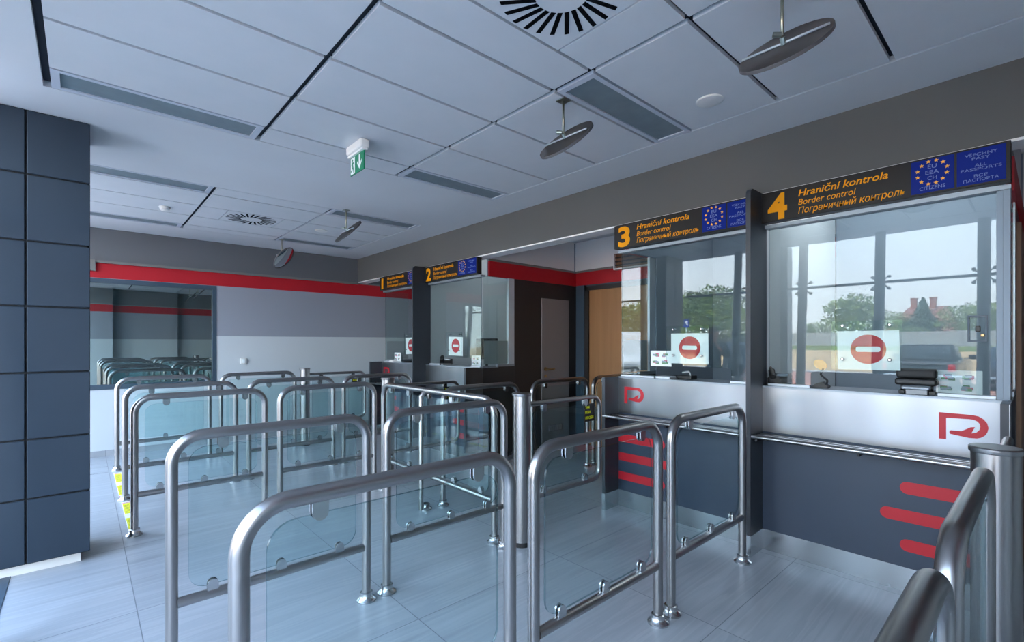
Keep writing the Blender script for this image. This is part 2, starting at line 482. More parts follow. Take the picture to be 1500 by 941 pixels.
# tiles
XE = [IX0, 0.90, 1.957, IX1]
Y1 = [-0.86, -0.54, -0.015, 0.51, 1.037, 1.567, 1.833, 2.357, 2.88, 3.39, 3.652]
Y2 = [4.995, 5.255, 5.78, 6.30, 6.80, 7.052]
lamps = [(0, 3.39, 3.652), (2, 3.39, 3.652), (2, 1.567, 1.833), (0, 1.567, 1.833), (0, 4.995, 5.255), (2, 4.995, 5.255), (0, 6.80, 7.052), (2, 6.80, 7.052)]
vents = [(1.167, 1.70, 1.037, 1.567), (1.15, 1.71, 5.78, 6.30)]
def GY(k): return 0.017   # half gap of the wide joints that run along the booths
b = B()
TZ0, TZ1 = ZC, ZC + 0.022
def tile(x0, x1, y0, y1, gx0, gx1, gy=0.008): box(b, x0 + gx0, x1 - gx1, y0 + gy, y1 - gy, TZ0, TZ1)
for Ys in (Y1, Y2):
    for k in range(3):
        x0, x1 = XE[k], XE[k + 1]
        g0 = 0.034 if k == 0 else 0.016
        g1 = 0.017 if k == 2 else 0.016
        for y0, y1 in zip(Ys[:-1], Ys[1:]):
            if any(l[0] == k and abs(l[1] - y0) < 0.01 for l in lamps): continue
            v = [q for q in vents if k == 1 and abs(q[2] - y0) < 0.01]
            if v:
                q = v[0]; tile(x0, q[0], y0, y1, g0, 0.004); tile(q[1], x1, y0, y1, 0.004, g1)
            else: tile(x0, x1, y0, y1, g0, g1, 0.0115 if Ys is Y1 else 0.009)
struct('ceiling.002', b, M['tile_white'])
b = B(); box(b, IX0, IX1, isl[0][0], isl[0][1], ZC + 0.034, ZC + 0.058); box(b, IX0, IX1, isl[1][0], isl[1][1], ZC + 0.034, ZC + 0.058)
struct('ceiling.003', b, M['void'])

# header beam over the booths
b = B(); box(b, BX, BX + 0.16, -1.25, WY, 2.412, ZC + 0.05, 0); box(b, BX, BX + 0.16, -1.25, WY, 2.398, 2.412, 1)
struct('wall_header', b, [M['header'], M['soffit']])
# back wall with its dark mirrored window
WX0, WX1, WZ0, WZ1 = -0.55, 1.39, 0.82, 2.187
b = B()
box(b, -0.55, 5.4, WY, WY + 0.15, 0, WZ0); box(b, -0.55, 5.4, WY, WY + 0.15, WZ1, ZC + 0.05)
box(b, WX1, 5.4, WY, WY + 0.15, WZ0, WZ1); box(b, -0.62, WX0, WY, WY + 0.15, WZ0, WZ1)
struct('wall_back', b, M['banded'])
b = B(); box(b, 0.115, BX, WY - 0.035, WY, 2.372, 2.402); box(b, 0.03, 0.115, WY - 0.05, WY, 2.27, 2.402)
struct('trim_2', b, M['grey_band'])
b = B(); box(b, -0.55, BX + 0.4, WY - 0.012, WY, 0, 0.075); struct('baseboard_back', b, M['floor'])
b = B(); box(b, WX0, WX1, WY + 0.028, WY + 0.04, WZ0, WZ1); win = struct('window_1', b, M['dark_mirror'])
b = B(); f = 0.05
box(b, WX1 - f, WX1, WY - 0.006, WY + 0.05, WZ0, WZ1); box(b, WX0, WX1 - f, WY - 0.006, WY + 0.05, WZ1 - 0.055, WZ1)
box(b, WX0, WX1 - f, WY - 0.006, WY + 0.05, WZ0, WZ0 + 0.06); box(b, WX0, WX0 + f, WY - 0.006, WY + 0.05, WZ0 + 0.06, WZ1 - 0.055)
obj('window_frame', b, M['frame_blue'], win)
# rear wall behind the camera, stepped in three
b = B(); box(b, -0.55, 0.58, -0.95, -0.62, 0, ZC + 0.05); box(b, 0.58, 2.0, -1.2, -0.92, 0, ZC + 0.05); box(b, 2.0, 5.4, -1.35, -1.12, 0, ZC + 0.05)
struct('wall_rear', b, M['banded'])

# tiled column on the left
CX0, CX1, CY0, CY1 = -0.50, 0.036, 4.08, 4.55
b = B(); box(b, CX0 + 0.012, CX1 - 0.012, CY0 + 0.012, CY1 - 0.012, 0.066, ZC); col = struct('wall_column', b, M['column_gap'])
zs = [0.066, 0.458, 0.815, 1.217, 1.618, 2.011, 2.412, ZC]
b = B(); g = 0.005
xs = [CX0, -0.253, CX1]
for z0, z1 in zip(zs[:-1], zs[1:]):
    for x0, x1 in zip(xs[:-1], xs[1:]):
        rbox(b, x0 + (g if x0 > CX0 else 0), x1 - (g if x1 < CX1 else 0), CY0, CY0 + 0.012, z0 + g, z1 - g, 0.003, 1)
        rbox(b, x0 + (g if x0 > CX0 else 0), x1 - (g if x1 < CX1 else 0), CY1 - 0.012, CY1, z0 + g, z1 - g, 0.003, 1)
    for xx in (CX0, CX1 - 0.012):
        rbox(b, xx, xx + 0.012, CY0 + 0.013, CY1 - 0.013, z0 + g, z1 - g, 0.003, 1)
obj('cladding_tiles', b, M['column_tile'], col)
b = B(); box(b, CX0 + 0.05, CX1 - 0.045, CY0 + 0.05, CY1 - 0.05, 0, 0.066); obj('plinth', b, M['white_plastic'], col)

# sloping glass front on the left: bays of glass between leaning mullions
def fx(z): return -0.34 - 0.075 * z
bays = [-1.25, -0.45, 0.47, 1.41, 2.28, 3.18, 4.06, None, 4.6, 5.5, 6.4, 7.3, WY]
nb = 2
for y0, y1 in zip(bays[:-1], bays[1:]):
    if y0 is None or y1 is None: continue
    b = B()
    xa, xb = fx(0.0) - 0.075, fx(ZC) - 0.075
    vs = [b.verts.new(p) for p in ((xa, y0 + .01, 0), (xa, y1 - .01, 0), (xb, y1 - .01, ZC), (xb, y0 + .01, ZC), (xa - .012, y0 + .01, 0), (xa - .012, y1 - .01, 0), (xb - .012, y1 - .01, ZC), (xb - .012, y0 + .01, ZC))]
    for q in ((0, 1, 2, 3), (7, 6, 5, 4), (0, 4, 5, 1), (1, 5, 6, 2), (2, 6, 7, 3), (3, 7, 4, 0)): b.faces.new([vs[i] for i in q])
    wo = struct('window_%d' % nb, b, M['facade_glass']); nb += 1
    b = B(); yy = y0
    tube(b, [(fx(0), yy, 0), (fx(ZC * .5), yy, ZC * .5), (fx(ZC), yy, ZC)], 0.056, 14); obj('mullion', b, M['mullion'], wo)
    b = B(); tube(b, [(fx(2.16), y0 + 0.055, 2.16), (fx(2.16), y1 - 0.055, 2.16)], 0.018, 10); obj('transom_bar', b, M['mullion'], wo)
    b = B()
    for dz in (-0.075, 0.075):
        for s in (1, -1):
            yq = y0 + 0.085 if s == 1 else y1 - 0.085
            lathe(b, [(0.02, -0.03), (0.02, 0.0), (0.008, 0.002), (0.008, 0.05), (0.0, 0.05)], (fx(2.16 + dz) - 0.045, yq, 2.16 + dz), 10, (1, 0, 0))
            tube(b, [(fx(2.16 + dz) + 0.004, yq, 2.16 + dz), (fx(2.16), y0 + 0.02 if s == 1 else y1 - 0.02, 2.16)], 0.007, 6)
    obj('glass_fitting', b, M['zinc'], wo)
b = B(); box(b, -0.86, -0.66, 2.53, 2.76, -0.1, ZC); struct('trim_3', b, M['mullion'])
b = B(); box(b, -0.75, -0.45, -1.25, WY, ZC - 0.0, ZC + 0.06); struct('trim_4', b, M['plaster'])
# ================================================================== PASSAGE WALLS beside the booths
PX = 5.17
def side_wall(name, y, s, trimno):
    """wall plane at y, its visible face towards -Y when s = 1"""
    t = 0.05 * s
    h = 0.025 * s
    b = B(); box(b, 4.0, PX, y, y + h, 0, 2.19, 0); box(b, 4.0, PX, y + h, y + t, 0, 2.19, 1); box(b, 3.60, PX, y + h, y + t, 2.19, ZC + 0.05, 1); struct(name, b, [M['black_clad'], M['booth_wall']])
    b = B(); box(b, 3.60, PX, y - 0.006 * s, y + h, 2.19, 2.37, 0); box(b, 3.60, PX, y, y + h, 2.37, 2.4, 1); box(b, 3.60, PX, y + 0.008 * s, y + h, 2.4, ZC + 0.05, 2)
    struct('trim_%d' % trimno, b, [M['red_band'], M['grey_band'], M['soffit']])
side_wall('wall_passage_left', 4.42, 1, 5)
side_wall('wall_passage_right', 2.49, -1, 6)
side_wall('wall_near_right', 0.118, 1, 8)
b = B(); box(b, PX, PX + 0.1, -1.25, WY, 0, 2.19, 0); box(b, PX - 0.006, PX + 0.1, -1.25, WY, 2.19, 2.37, 1); box(b, PX, PX + 0.1, -1.25, WY, 2.37, 2.40, 2); box(b, PX, PX + 0.1, -1.25, WY, 2.40, ZC + 0.06, 3)
struct('wall_right', b, [M['frame_blue'], M['red_band'], M['grey_band'], M['soffit']])
b = B(); box(b, 3.6, 5.3, -1.25, WY, ZC, ZC + 0.06); struct('ceiling.004', b, M['plaster'])

# grey door in the black side wall
b = B(); box(b, 4.474, 4.997, 4.402, 4.42, 0.01, 1.98); d1 = struct('door_1', b, M['door_grey'])
b = B(); box(b, 4.60, 4.86, 4.398, 4.403, 0.22, 0.30); obj('vent_grille', b, M['mirror_rim'], d1)
b = B()
for k in range(12): box(b, 4.61 + k * 0.0205, 4.62 + k * 0.0205, 4.394, 4.398, 0.225, 0.295)
obj('grille_slat', b, M['door_grey'], d1)
b = B(); lathe(b, [(0.026, 0), (0.026, 0.008), (0.0, 0.008)], (4.535, 4.402, 1.05), 16, (0, -1, 0))
tube(b, rounded([(4.535, 4.402, 1.05), (4.535, 4.35, 1.05), (4.655, 4.35, 1.05)], 0.015, 4), 0.010, 10); obj('door_handle', b, M['brass'], d1)
b = B(); lathe(b, [(0.02, 0), (0.02, 0.006), (0.0, 0.006)], (4.535, 4.402, 0.96), 16, (0, -1, 0)); obj('lock_plate', b, M['brass'], d1)
b = B()
for x in (4.33, 4.44): box(b, x, x + 0.004, 4.417, 4.42, 0, 2.19)
# wooden double door in the end wall
b = B(); box(b, PX - 0.02, PX, 2.75, 4.165, 0.01, 2.11); d2 = struct('door_2', b, M['wood'])
b2_ = B(); box(b2_, PX - 0.05, PX, 4.165, 4.225, 0, 2.16); box(b2_, PX - 0.05, PX, 2.69, 2.75, 0, 2.16); box(b2_, PX - 0.05, PX, 2.69, 4.225, 2.11, 2.165)
obj('door_frame', b2_, M['black_clad'], d2)
b.free()
b = B(); box(b, PX - 0.05, PX - 0.0, 4.235, 4.37, 0, 2.185); struct('trim_9', b, M['frame_blue'])
# transom vent with white frame above the wooden door
b = B(); y0, y1, z0, z1 = 3.10, 3.735, 2.335, 2.56; q = 0.018
box(b, PX - 0.07, PX - 0.006, y0, y1, z0, z0 + q); box(b, PX - 0.07, PX - 0.006, y0, y1, z1 - q, z1); box(b, PX - 0.07, PX - 0.006, y0, y0 + q, z0 + q, z1 - q); box(b, PX - 0.07, PX - 0.006, y1 - q, y1, z0 + q, z1 - q)
tv = struct('window_20', b, M['soffit'])
b = B(); box(b, PX - 0.03, PX - 0.02, y0 + q, y1 - q, z0 + q, z1 - q, 0)
for k in range(4): box(b, PX - 0.05, PX - 0.03, y0 + q, y1 - q, z0 + 0.05 + k * 0.05, z0 + 0.065 + k * 0.05, 1)
obj('louvre', b, [M['wood_dark'], M['black_clad']], tv)
# wooden door leaf on the near right side wall
b = B(); box(b, 4.05, 5.02, 0.098, 0.118, 0.01, 2.1); struct('door_3', b, M['wood_dark'])

# ================================================================== BOOTHS
def build_logo(bm, M4, wd, ht):
    P = [(338, 648), (560, 664), (600, 672), (632, 690), (655, 715), (663, 745), (656, 772), (640, 792), (616, 806), (590, 812), (540, 810), (415, 788), (408, 775), (418, 764), (490, 768), (550, 742), (578, 740), (555, 780), (585, 775), (605, 758), (612, 738), (606, 718), (590, 703), (565, 694), (540, 691), (388, 685), (388, 824), (338, 821)]
    pts = []
    for x, y in P:
        u = (x - 338) / 325.0; v = 1 - (y - 648 - (x - 338) * 0.066) / 174.0
        pts.append((u * wd, v * ht))
    prism(bm, pts[::-1], 0.0015, M4)

CT = 1.108    # counter height
GX = 3.50     # booth glass
def booth(n, yl, yr, left_end, right_end, label):
    """booth between y = yl (customer's left) and y = yr"""
    t = thing('passport_booth', label, 'booth', (BX, (yl + yr) / 2, 0), 0, 'passport control booths')
    off = Vector((-BX, -(yl + yr) / 2, 0))
    def part(name, bm, m, parent=t):
        for v in bm.verts: v.co += off
        return obj(name, bm, m, parent)
    b = B(); box(b, BX, BX + 0.06, yr, yl, 0.137, 0.80); fp = part('front_panel', b, M['dark_panel'])
    b = B(); box(b, BX - 0.003, BX + 0.05, yr, yl, 0, 0.137); part('kick_plate', b, M['steel_kick'])
    b = B(); box(b, BX - 0.004, BX + 0.06, yr, yl, 0.80, CT - 0.012); sp = part('steel_panel', b, M['steel_panel'])
    b = B(); box(b, BX - 0.006, BX + 0.30, yr, yl, CT - 0.012, CT); part('counter_top', b, M['grey_alu'])
    b = B(); box(b, BX + 0.30, BX + 0.75, yr + 0.02, yl - 0.02, 0.86, 0.89); part('inner_desk', b, M['desk_grey'])
    # document shelf of four tubes
    for k in range(4):
        b = B(); xx = 3.256 + k * 0.048; r = 0.0125 if k == 0 else 0.0085
        tube(b, [(xx, yr + 0.012, 0.785), (xx, yl - 0.002, 0.785)], r, 12); part('shelf_tube', b, M['steel_tube'])
    for yy in (yr + 0.02, (yl + yr) / 2, yl - 0.035):
        b = B(); box(b, 3.252, BX, yy, yy + 0.012, 0.757, 0.777); part('shelf_bracket', b, M['black_soft'])
    # glass with a cut-out at counter level
    sh = {4: 0.0, 3: 0.075, 2: 0.05, 1: 0.28}[n]
    ca, cb_ = (0.27 + sh, 0.89 + sh)
    wdt = yl - yr
    g0, g1 = 0.02, wdt - (0.056 if n == 4 else 0.03)
    ztop = 2.185 - CT
    notch = [(g0, 0.004), (ca, 0.004), (ca, 0.085), (ca + 0.006, 0.098), (ca + 0.02, 0.105), (cb_ - 0.02, 0.105), (cb_ - 0.006, 0.098), (cb_, 0.085), (cb_, 0.004), (g1, 0.004), (g1, ztop), (g0, ztop)]
    b = B(); prism(b, notch, 0.008, wallM(GX + 0.008, yl, CT), 0, 1); gl = part('front_glass', b, [M['booth_glass'], M['glass_edge']])
    for ya, yb in ((yl - ca, yl - g0), (yl - g1, yl - cb_)):
        b = B(); box(b, GX - 0.02, GX + 0.025, ya, yb, CT, CT + 0.014); part('glass_sill', b, M['pale_alu'])
    b = B(); box(b, GX - 0.03, GX + 0.04, yr + 0.002, yl - 0.002, 2.175, 2.197); part('glass_head', b, M['grey_alu'])
    # clear speech plate on four stand-offs
    b = B(); prism(b, rrect(0.395 + sh, 0.74 + sh, 1.235 - CT, 1.53 - CT, 0.006, 2), 0.005, wallM(GX - 0.035, yl, CT), 0, 1); pl = part('speech_plate', b, [M['plate_glass'], M['glass_edge']])
    for yy, zz in ((0.455, 1.502), (0.685, 1.502), (0.455, 1.30), (0.685, 1.30)):
        b = B(); lathe(b, [(0.005, -0.035), (0.005, 0.0), (0.0095, 0.0), (0.0095, 0.012), (0.006, 0.015), (0, 0.015)], (GX - 0.036, yl - sh - yy, zz), 14, (-1, 0, 0)); s = part('stand_off', b, M['chrome'], pl)
    # roof and inner walls
    b = B(); box(b, PX - 0.03, PX - 0.012, yr + 0.001, yl - 0.001, 0.0, 2.79); part('rear_partition', b, M['booth_wall'])
    for yy in (yr + 0.33, yl - 0.33):
        b = B(); box(b, GX + 0.35, GX + 1.35, yy - 0.05, yy + 0.05, 2.765, 2.79); part('added_fill_strip', b, M['fill_lamp%d' % n])  # strip lamps added out of view above the header bottom to brighten the interior
    if n == 4:
        b = B(); box(b, GX - 0.02, GX + 0.07, yr + 0.004, yr + 0.03, CT, 2.19); part('corner_post', b, M['post_grey'])
        b = B(); box(b, GX - 0.012, GX + 0.06, yr + 0.031, yr + 0.054, CT, 2.19); part('corner_post', b, M['post_grey'])
    # red stripes and logo
    zst = ((0.584, 0), (0.425, 1), (0.262, 0))
    for zc, lng in zst:
        b = B(); h = 0.034
        if right_end:
            L0 = wdt - (0.437 if not lng else 0.527); L1 = wdt
            arc = [(L0 + h + h * math.cos(a), zc + h * math.sin(a)) for a in [PI / 2 + PI * k / 10 for k in range(11)]]
            pts = arc + [(L1, zc - h), (L1, zc + h)]
        else:
            L1 = 0.47 if not lng else 0.56
            arc = [(L1 - h + h * math.cos(a), zc + h * math.sin(a)) for a in [-PI / 2 + PI * k / 10 for k in range(11)]]
            pts = [(0.03, zc - h)] + arc + [(0.03, zc + h)]
        prism(b, pts, 0.0015, wallM(BX, yl, 0)); part('red_stripe', b, M['red_paint'], fp)
    b = B(); x0 = wdt - 0.27 if right_end else 0.09
    build_logo(b, wallM(BX - 0.004, yl - x0, 0.882), 0.19, 0.143); part('logo', b, M['red_paint'], sp)
    # end fin at counter height
    ye = yl - 0.03 if left_end else yr
    b = B(); box(b, 3.245, BX - 0.004, ye, ye + 0.03, 0.137, CT); fin = part('end_fin', b, M['dark_fin'])
    b = B(); box(b, 3.243, BX - 0.004, ye - 0.001, ye + 0.031, 0, 0.137); part('fin_kick_plate', b, M['steel_kick'])
    if right_end:
        b = B(); box(b, 3.246, BX - 0.004, ye - 0.003, ye, 0.80, CT); part('fin_steel_facing', b, M['steel_panel'])
    # side glazing towards the passage
    s = 1 if right_end else -1
    yg = yr + 0.005 if right_end else yl - 0.013
    b = B(); box(b, GX + 0.012, 3.905, yg, yg + 0.008, CT + 0.03, 2.185); part('side_glass', b, M['side_glass'])
    b = B(); box(b, GX + 0.03, 3.90, yg + (0.0085 if right_end else -0.003), yg + (0.0105 if right_end else -0.001), CT + 0.035, 1.42); part('frosted_film', b, M['frosted'])
    if n != 1:
        b = B(); box(b, 3.905, 4.0, yg - 0.004, yg + 0.03 * s + 0.004, CT, 2.19); part('side_post', b, M['pale_alu'])
    b = B(); box(b, BX + 0.06, 4.0, yg - 0.002, yg + 0.03 * s, 0, CT); part('side_panel', b, M['black_clad'])
    b = B(); box(b, BX + 0.29, 4.0, yg - 0.006, yg + 0.034 * s, CT, CT + 0.028); part('side_sill', b, M['grey_alu'])
    return t

Y4L, Y4R, Y3L, Y3R = 1.288, 0.118, 2.49, 1.318
Y2L, Y2R, Y1L, Y1R = 5.57, 4.42, 6.87, 5.60
booth(4, Y4L, Y4R, False, True, 'steel-topped dark booth under the sign numbered 4, nearest the camera')
booth(3, Y3L, Y3R, True, False, 'steel-topped dark booth under the sign numbered 3, left of booth 4')
booth(2, Y2L, Y2R, False, True, 'far dark booth under the sign numbered 2, beyond the open passage')
booth(1, Y1L, Y1R, True, False, 'farthest dark booth under the sign numbered 1, against the back wall')

def fin(y0, y1, label):
    t = thing('dividing_fin', label, 'partition', (3.24, (y0 + y1) / 2, 0), 0, 'tall fins between paired booths')
    r = 0.045
    prof = [(0, 0.137), (0.27, 0.137), (0.27, 2.41)] + [(r - r * math.sin(a), 2.41 - r + r * math.cos(a)) for a in [PI / 2 * k / 6 for k in range(7)]]
    b = B(); m4 = Matrix(((1, 0, 0, 0), (0, 0, -1, (y1 - y0) / 2), (0, 1, 0, 0), (0, 0, 0, 1)))
    prism(b, prof, y1 - y0, m4); obj('fin_board', b, M['dark_fin'], t)
    b = B(); box(b, -0.002, 0.2, -(y1 - y0) / 2 - 0.002, (y1 - y0) / 2 + 0.002, 0, 0.137); obj('kick_plate', b, M['steel_kick'], t)
    b = B(); box(b, 0.272, PX - 3.24 - 0.031, -0.008, 0.008, 0, 2.76); obj('inner_partition', b, M['booth_white'], t)
fin(1.288, 1.318, 'tall charcoal fin with rounded top between booths 3 and 4')
fin(5.57, 5.60, 'tall charcoal fin with rounded top between booths 1 and 2')

# signs above the booths
def star_pts(r, rot=0):
    return [((r if k % 2 == 0 else r * 0.42) * math.cos(PI / 2 + rot + PI * k / 5), (r if k % 2 == 0 else r * 0.42) * math.sin(PI / 2 + rot + PI * k / 5)) for k in range(10)]
def sign(num, yl, yr, label):
    SX = 3.415; z0 = 2.203
    t = thing('counter_sign', label, 'sign', (SX, (yl + yr) / 2, z0), 0, 'numbered border control signs')
    off = Vector((-SX, -(yl + yr) / 2, -z0)); W = yl - yr; hh = 0.2
    k = W / 1.17
    def part(name, bm, m, parent=t):
        for v in bm.verts: v.co += off
        return obj(name, bm, m, parent)
    def tx(name, s, m, u, v, width, height, parent=t, shear=0.0, offset=0.0, align='LEFT', dz=0.0):
        o = text(name, s, m, Matrix.Translation(off) @ wallM(SX - dz, yl - u * k, z0 + v), width * k, height, parent, shear, offset, align)
        return o
    b = B(); rbox(b, SX, SX + 0.07, yr, yl, z0, z0 + hh, 0.002, 1); pn = part('sign_panel', b, M['sign_black'])
    tx('number', num, M['orange'], 0.042 if num != '1' else 0.055, 0.017, 0.118 if num != '1' else 0.055, 0.165, t, 0, 0.035 if num != '1' else 0.015)
    tx('heading', 'Hraniční kontrola', M['orange'], 0.225, 0.133, 0.46, 0.044, t, 0.22, 0.012)
    tx('english_line', 'Border control', M['orange'], 0.225, 0.077, 0.308, 0.041, t, 0.22, 0.0)
    tx('russian_line', 'Пограничный контроль', M['orange'], 0.225, 0.022, 0.535, 0.041, t, 0.22, 0.0)
    b = B(); prism(b, rrect(0.787 * k, 0.963 * k, 0.012, 0.19, 0.001, 1), 0.0012, wallM(SX, yl, z0)); bp = part('citizens_panel', b, M['sign_blue'])
    b = B(); prism(b, rrect(0.973 * k, 1.153 * k, 0.012, 0.19, 0.001, 1), 0.0012, wallM(SX, yl, z0)); ap = part('passports_panel', b, M['sign_blue'])
    b = B()
    for i in range(12):
        a = 2 * PI * i / 12 + PI / 12
        m4 = wallM(SX - 0.0012, yl - (0.875 + 0.062 * math.cos(a)) * k, z0 + 0.117 + 0.062 * math.sin(a))
        prism(b, star_pts(0.0115), 0.001, m4)
    part('star_ring', b, M['star'], bp)
    for s, v, wd in (('EU', 0.139, 0.036), ('EEA', 0.108, 0.055), ('CH', 0.077, 0.038), ('CITIZENS', 0.026, 0.105)):
        tx('panel_text', s, M['sign_text'], 0.875, v, wd, 0.022 if s != 'CITIZENS' else 0.02, bp, 0, 0, 'CENTER', 0.0012)
    for s, v, wd in (('VŠECHNY', 0.155, 0.12), ('PASY', 0.135, 0.066), ('ALL', 0.1, 0.045), ('PASSPORTS', 0.08, 0.15), ('ВСЕ', 0.045, 0.05), ('ПАСПОРТА', 0.024, 0.13)):
        tx('panel_text', s, M['sign_text'], 1.063, v, wd, 0.0155, ap, 0, 0, 'CENTER', 0.0012)
sign('4', Y4L, Y4R, 'black sign with orange number 4 above the nearest booth')
sign('3', Y3L, Y3R, 'black sign with orange number 3 above the second booth')
sign('2', Y2L, Y2R, 'black sign with orange number 2 above the booth beyond the passage')
sign('1', Y1L, Y1R, 'black sign with orange number 1 above the farthest booth')

# no-entry notices, cards, phones and devices at the booths
def no_entry(yl, tilt, label):
    t = thing('no_entry_notice', label, 'notice', (GX - 0.03, yl - 0.58, 1.353), 0, 'no-entry notices on the booth glass')
    b = B(); hw, hh = 0.152, 0.118
    prism(b, [(-hw, -hh), (hw, -hh + 0.004), (hw - 0.006, hh), (-hw - 0.004, hh - 0.002)], 0.0012, wallM(0, 0, 0)); obj('sheet', b, M['white_paper'], t)
    b = B(); prism(b, [(0.087 * math.cos(2 * PI * k / 40), 0.087 * math.sin(2 * PI * k / 40)) for k in range(40)], 0.0008, wallM(-0.0012, 0, 0.007)); d = obj('red_disc', b, M['red_print'], t)
    b = B(); prism(b, rrect(-0.06, 0.06, -0.016, 0.016, 0.012, 4), 0.0008, wallM(-0.002, 0, 0.007)); obj('white_bar', b, M['white_paper'], d)
    t.rotation_euler = (math.radians(tilt), 0, 0)
no_entry(Y4L, 0.0, 'white no-entry notice with red disc on booth 4 glass')
no_entry(Y3L - 0.08, 0.8, 'white no-entry notice with red disc on booth 3 glass')
no_entry(Y2L - 0.064, 1.5, 'white no-entry notice with red disc on booth 2 glass')
no_entry(Y1L - 0.277, -1.0, 'white no-entry notice half hidden by the tall fin at booth 1')

def card(y0, z0, wd, ht, label, kind=0, x=GX + 0.02):
    t = thing('picture_card', label, 'card', (x, y0, z0), 0, 'picture cards in the booth windows')
    b = B(); prism(b, [(0, 0), (wd, 0), (wd, ht), (0, ht)], 0.002, wallM(0, 0, 0)); obj('sheet', b, M['white_paper'], t)
    cols = ((M['print_pink'], M['print_green']), (M['print_pink'], M['print_grey']))
    for i in range(2):
        for j in range(2):
            u = wd * (0.08 + 0.44 * i); v = ht * (0.1 + 0.44 * j)
            b = B(); prism(b, [(u, v), (u + wd * 0.36, v), (u + wd * 0.36, v + ht * 0.34), (u, v + ht * 0.34)], 0.0006, wallM(-0.002, 0, 0), 0)
            for q in range(6):
                uu = u + wd * (0.01 + 0.19 * random.random()); vv = v + ht * (0.01 + 0.17 * random.random())
                prism(b, [(uu, vv), (uu + wd * 0.15, vv), (uu + wd * 0.15, vv + ht * 0.12), (uu, vv + ht * 0.12)], 0.0008 + 0.0001 * q, wallM(-0.002, 0, 0), 1 + q % 3)
            obj('picture', b, [M['white_paper'], M['print_pink'], M['print_green'], M['print_grey']], t)
card(0.41, 1.124, 0.185, 0.125, 'wide card of passport pictures at the right end of booth 4 window')
card(2.182, 1.208, 0.187, 0.126, 'white card with four pink pictures on booth 3 glass', 0, GX - 0.006)
card(4.66, 1.124, 0.17, 0.12, 'white card with pictures at the right end of booth 2 window')
card(6.545, 1.126, 0.19, 0.124, 'white card with pictures at the left end of booth 1 window', 0, GX - 0.006)

def scanner(loc, label):
    t = thing('passport_reader', label, 'reader', loc)
    b = B(); rbox(b, -0.02, 0.13, -0.092, 0.092, 0.052, 0.09, 0.012, 3); obj('reader_body', b, M['black'], t)
    b = B(); rbox(b, -0.005, 0.12, -0.088, 0.088, 0.091, 0.142, 0.014, 3); obj('reader_hood', b, M['black_soft'], t)
    b = B(); rbox(b, 0.0, 0.115, -0.05, 0.045, 0, 0.034, 0.004, 2); obj('reader_base', b, M['grey_plastic'], t)
    for y in (-0.066, 0.066):
        b = B(); rbox(b, 0.02, 0.09, y - 0.014, y + 0.014, 0, 0.022, 0.003, 1); tube(b, [(0.03, y, 0.02), (0.03, y, 0.055)], 0.006, 8); obj('foot', b, M['black'], t)
    b = B(); rbox(b, -0.02, -0.004, -0.06, 0.06, 0.03, 0.045, 0.003, 1); obj('feed_slot', b, M['grey_alu'], t)
scanner((3.475, 0.49, CT), 'black passport reader on grey base on booth 4 counter')

def phone(loc, rz, label):
    t = thing('desk_phone', label, 'phone', loc, rz, 'black desk phones')
    b = B(); m4 = Matrix(((1, 0, 0, 0), (0, 0, -1, 0.08), (0, 1, 0, 0), (0, 0, 0, 1)))
    prism(b, [(-0.09, 0), (0.09, 0), (0.09, 0.065), (0.06, 0.075), (-0.09, 0.02)], 0.16, m4); obj('phone_base', b, M['black'], t)
    b = B(); tube(b, rounded([(-0.07, 0.055, 0.055), (-0.02, 0.055, 0.105), (0.06, 0.055, 0.115), (0.09, 0.055, 0.085)], 0.02, 4), [0.02, 0.02] + [0.013] * 8 + [0.02, 0.02], 12); obj('handset', b, M['black_soft'], t)
    b = B(); box(b, 0.0, 0.05, -0.05, 0.02, 0.058, 0.0745); obj('display', b, M['grey_alu'], t)
phone((3.60, 1.235, CT), 0.5, 'black desk phone behind the left end of booth 4 glass')
phone((3.58, 5.30, CT), 0.9, 'black desk phone inside booth 2')
def stand(loc, label):
    t = thing('desk_stand', label, 'stand', loc)
    b = B(); m4 = Matrix(((0, 0, 1, -0.03), (-1, 0, 0, 0), (0, 1, 0, 0), (0, 0, 0, 1)))
    prism(b, [(-0.06, 0), (0.04, 0), (0.045, 0.012), (0.01, 0.04), (-0.02, 0.03)], 0.06, m4); obj('stand_base', b, M['black'], t)
    b = B(); tube(b, rounded([(0, -0.03, 0.02), (0, -0.035, 0.05), (0, 0.005, 0.085), (0, -0.012, 0.125)], 0.012, 4), 0.006, 8); obj('bent_arm', b, M['black'], t)
    b = B(); lathe(b, [(0, -0.003), (0.04, -0.003), (0.04, 0.003), (0, 0.003)], (0, 0, 0), 28, (1, 0, 0))
    for v in b.verts: v.co = Matrix.Rotation(0.6, 4, 'X') @ Vector((v.co.x, v.co.y, v.co.z * 0.75)) + Vector((0.0, 0.005, 0.15))
    obj('amber_disc', b, M['orange_disc'], t)
stand((3.545, 0.97, CT), 'small black desk stand holding an amber oval disc in booth 4')
t = thing('hatch_lock_box', 'small dark framed hatch with lock on the right of booth 4 glass', 'hatch', (GX - 0.012, 0.242, 1.402))
b = B()
for a in ((-0.038, 0.038, 0.13, 0.14), (-0.038, 0.038, 0.0, 0.01), (-0.038, -0.03, 0.01, 0.13), (0.03, 0.038, 0.01, 0.13)): box(b, -0.01, 0.01, a[0], a[1], a[2], a[3])
obj('hatch_frame', b, M['frame_blue'], t)
b = B(); rbox(b, -0.012, 0.005, -0.012, 0.008, 0.055, 0.085, 0.003, 1); obj('lock', b, M['black'], t)
b = B(); lathe(b, [(0.007, 0), (0.009, 0.006), (0.007, 0.012), (0, 0.013)], (-0.004, -0.02, 0.035), 12, (-1, 0, 0)); obj('knob', b, M['brass'], t)
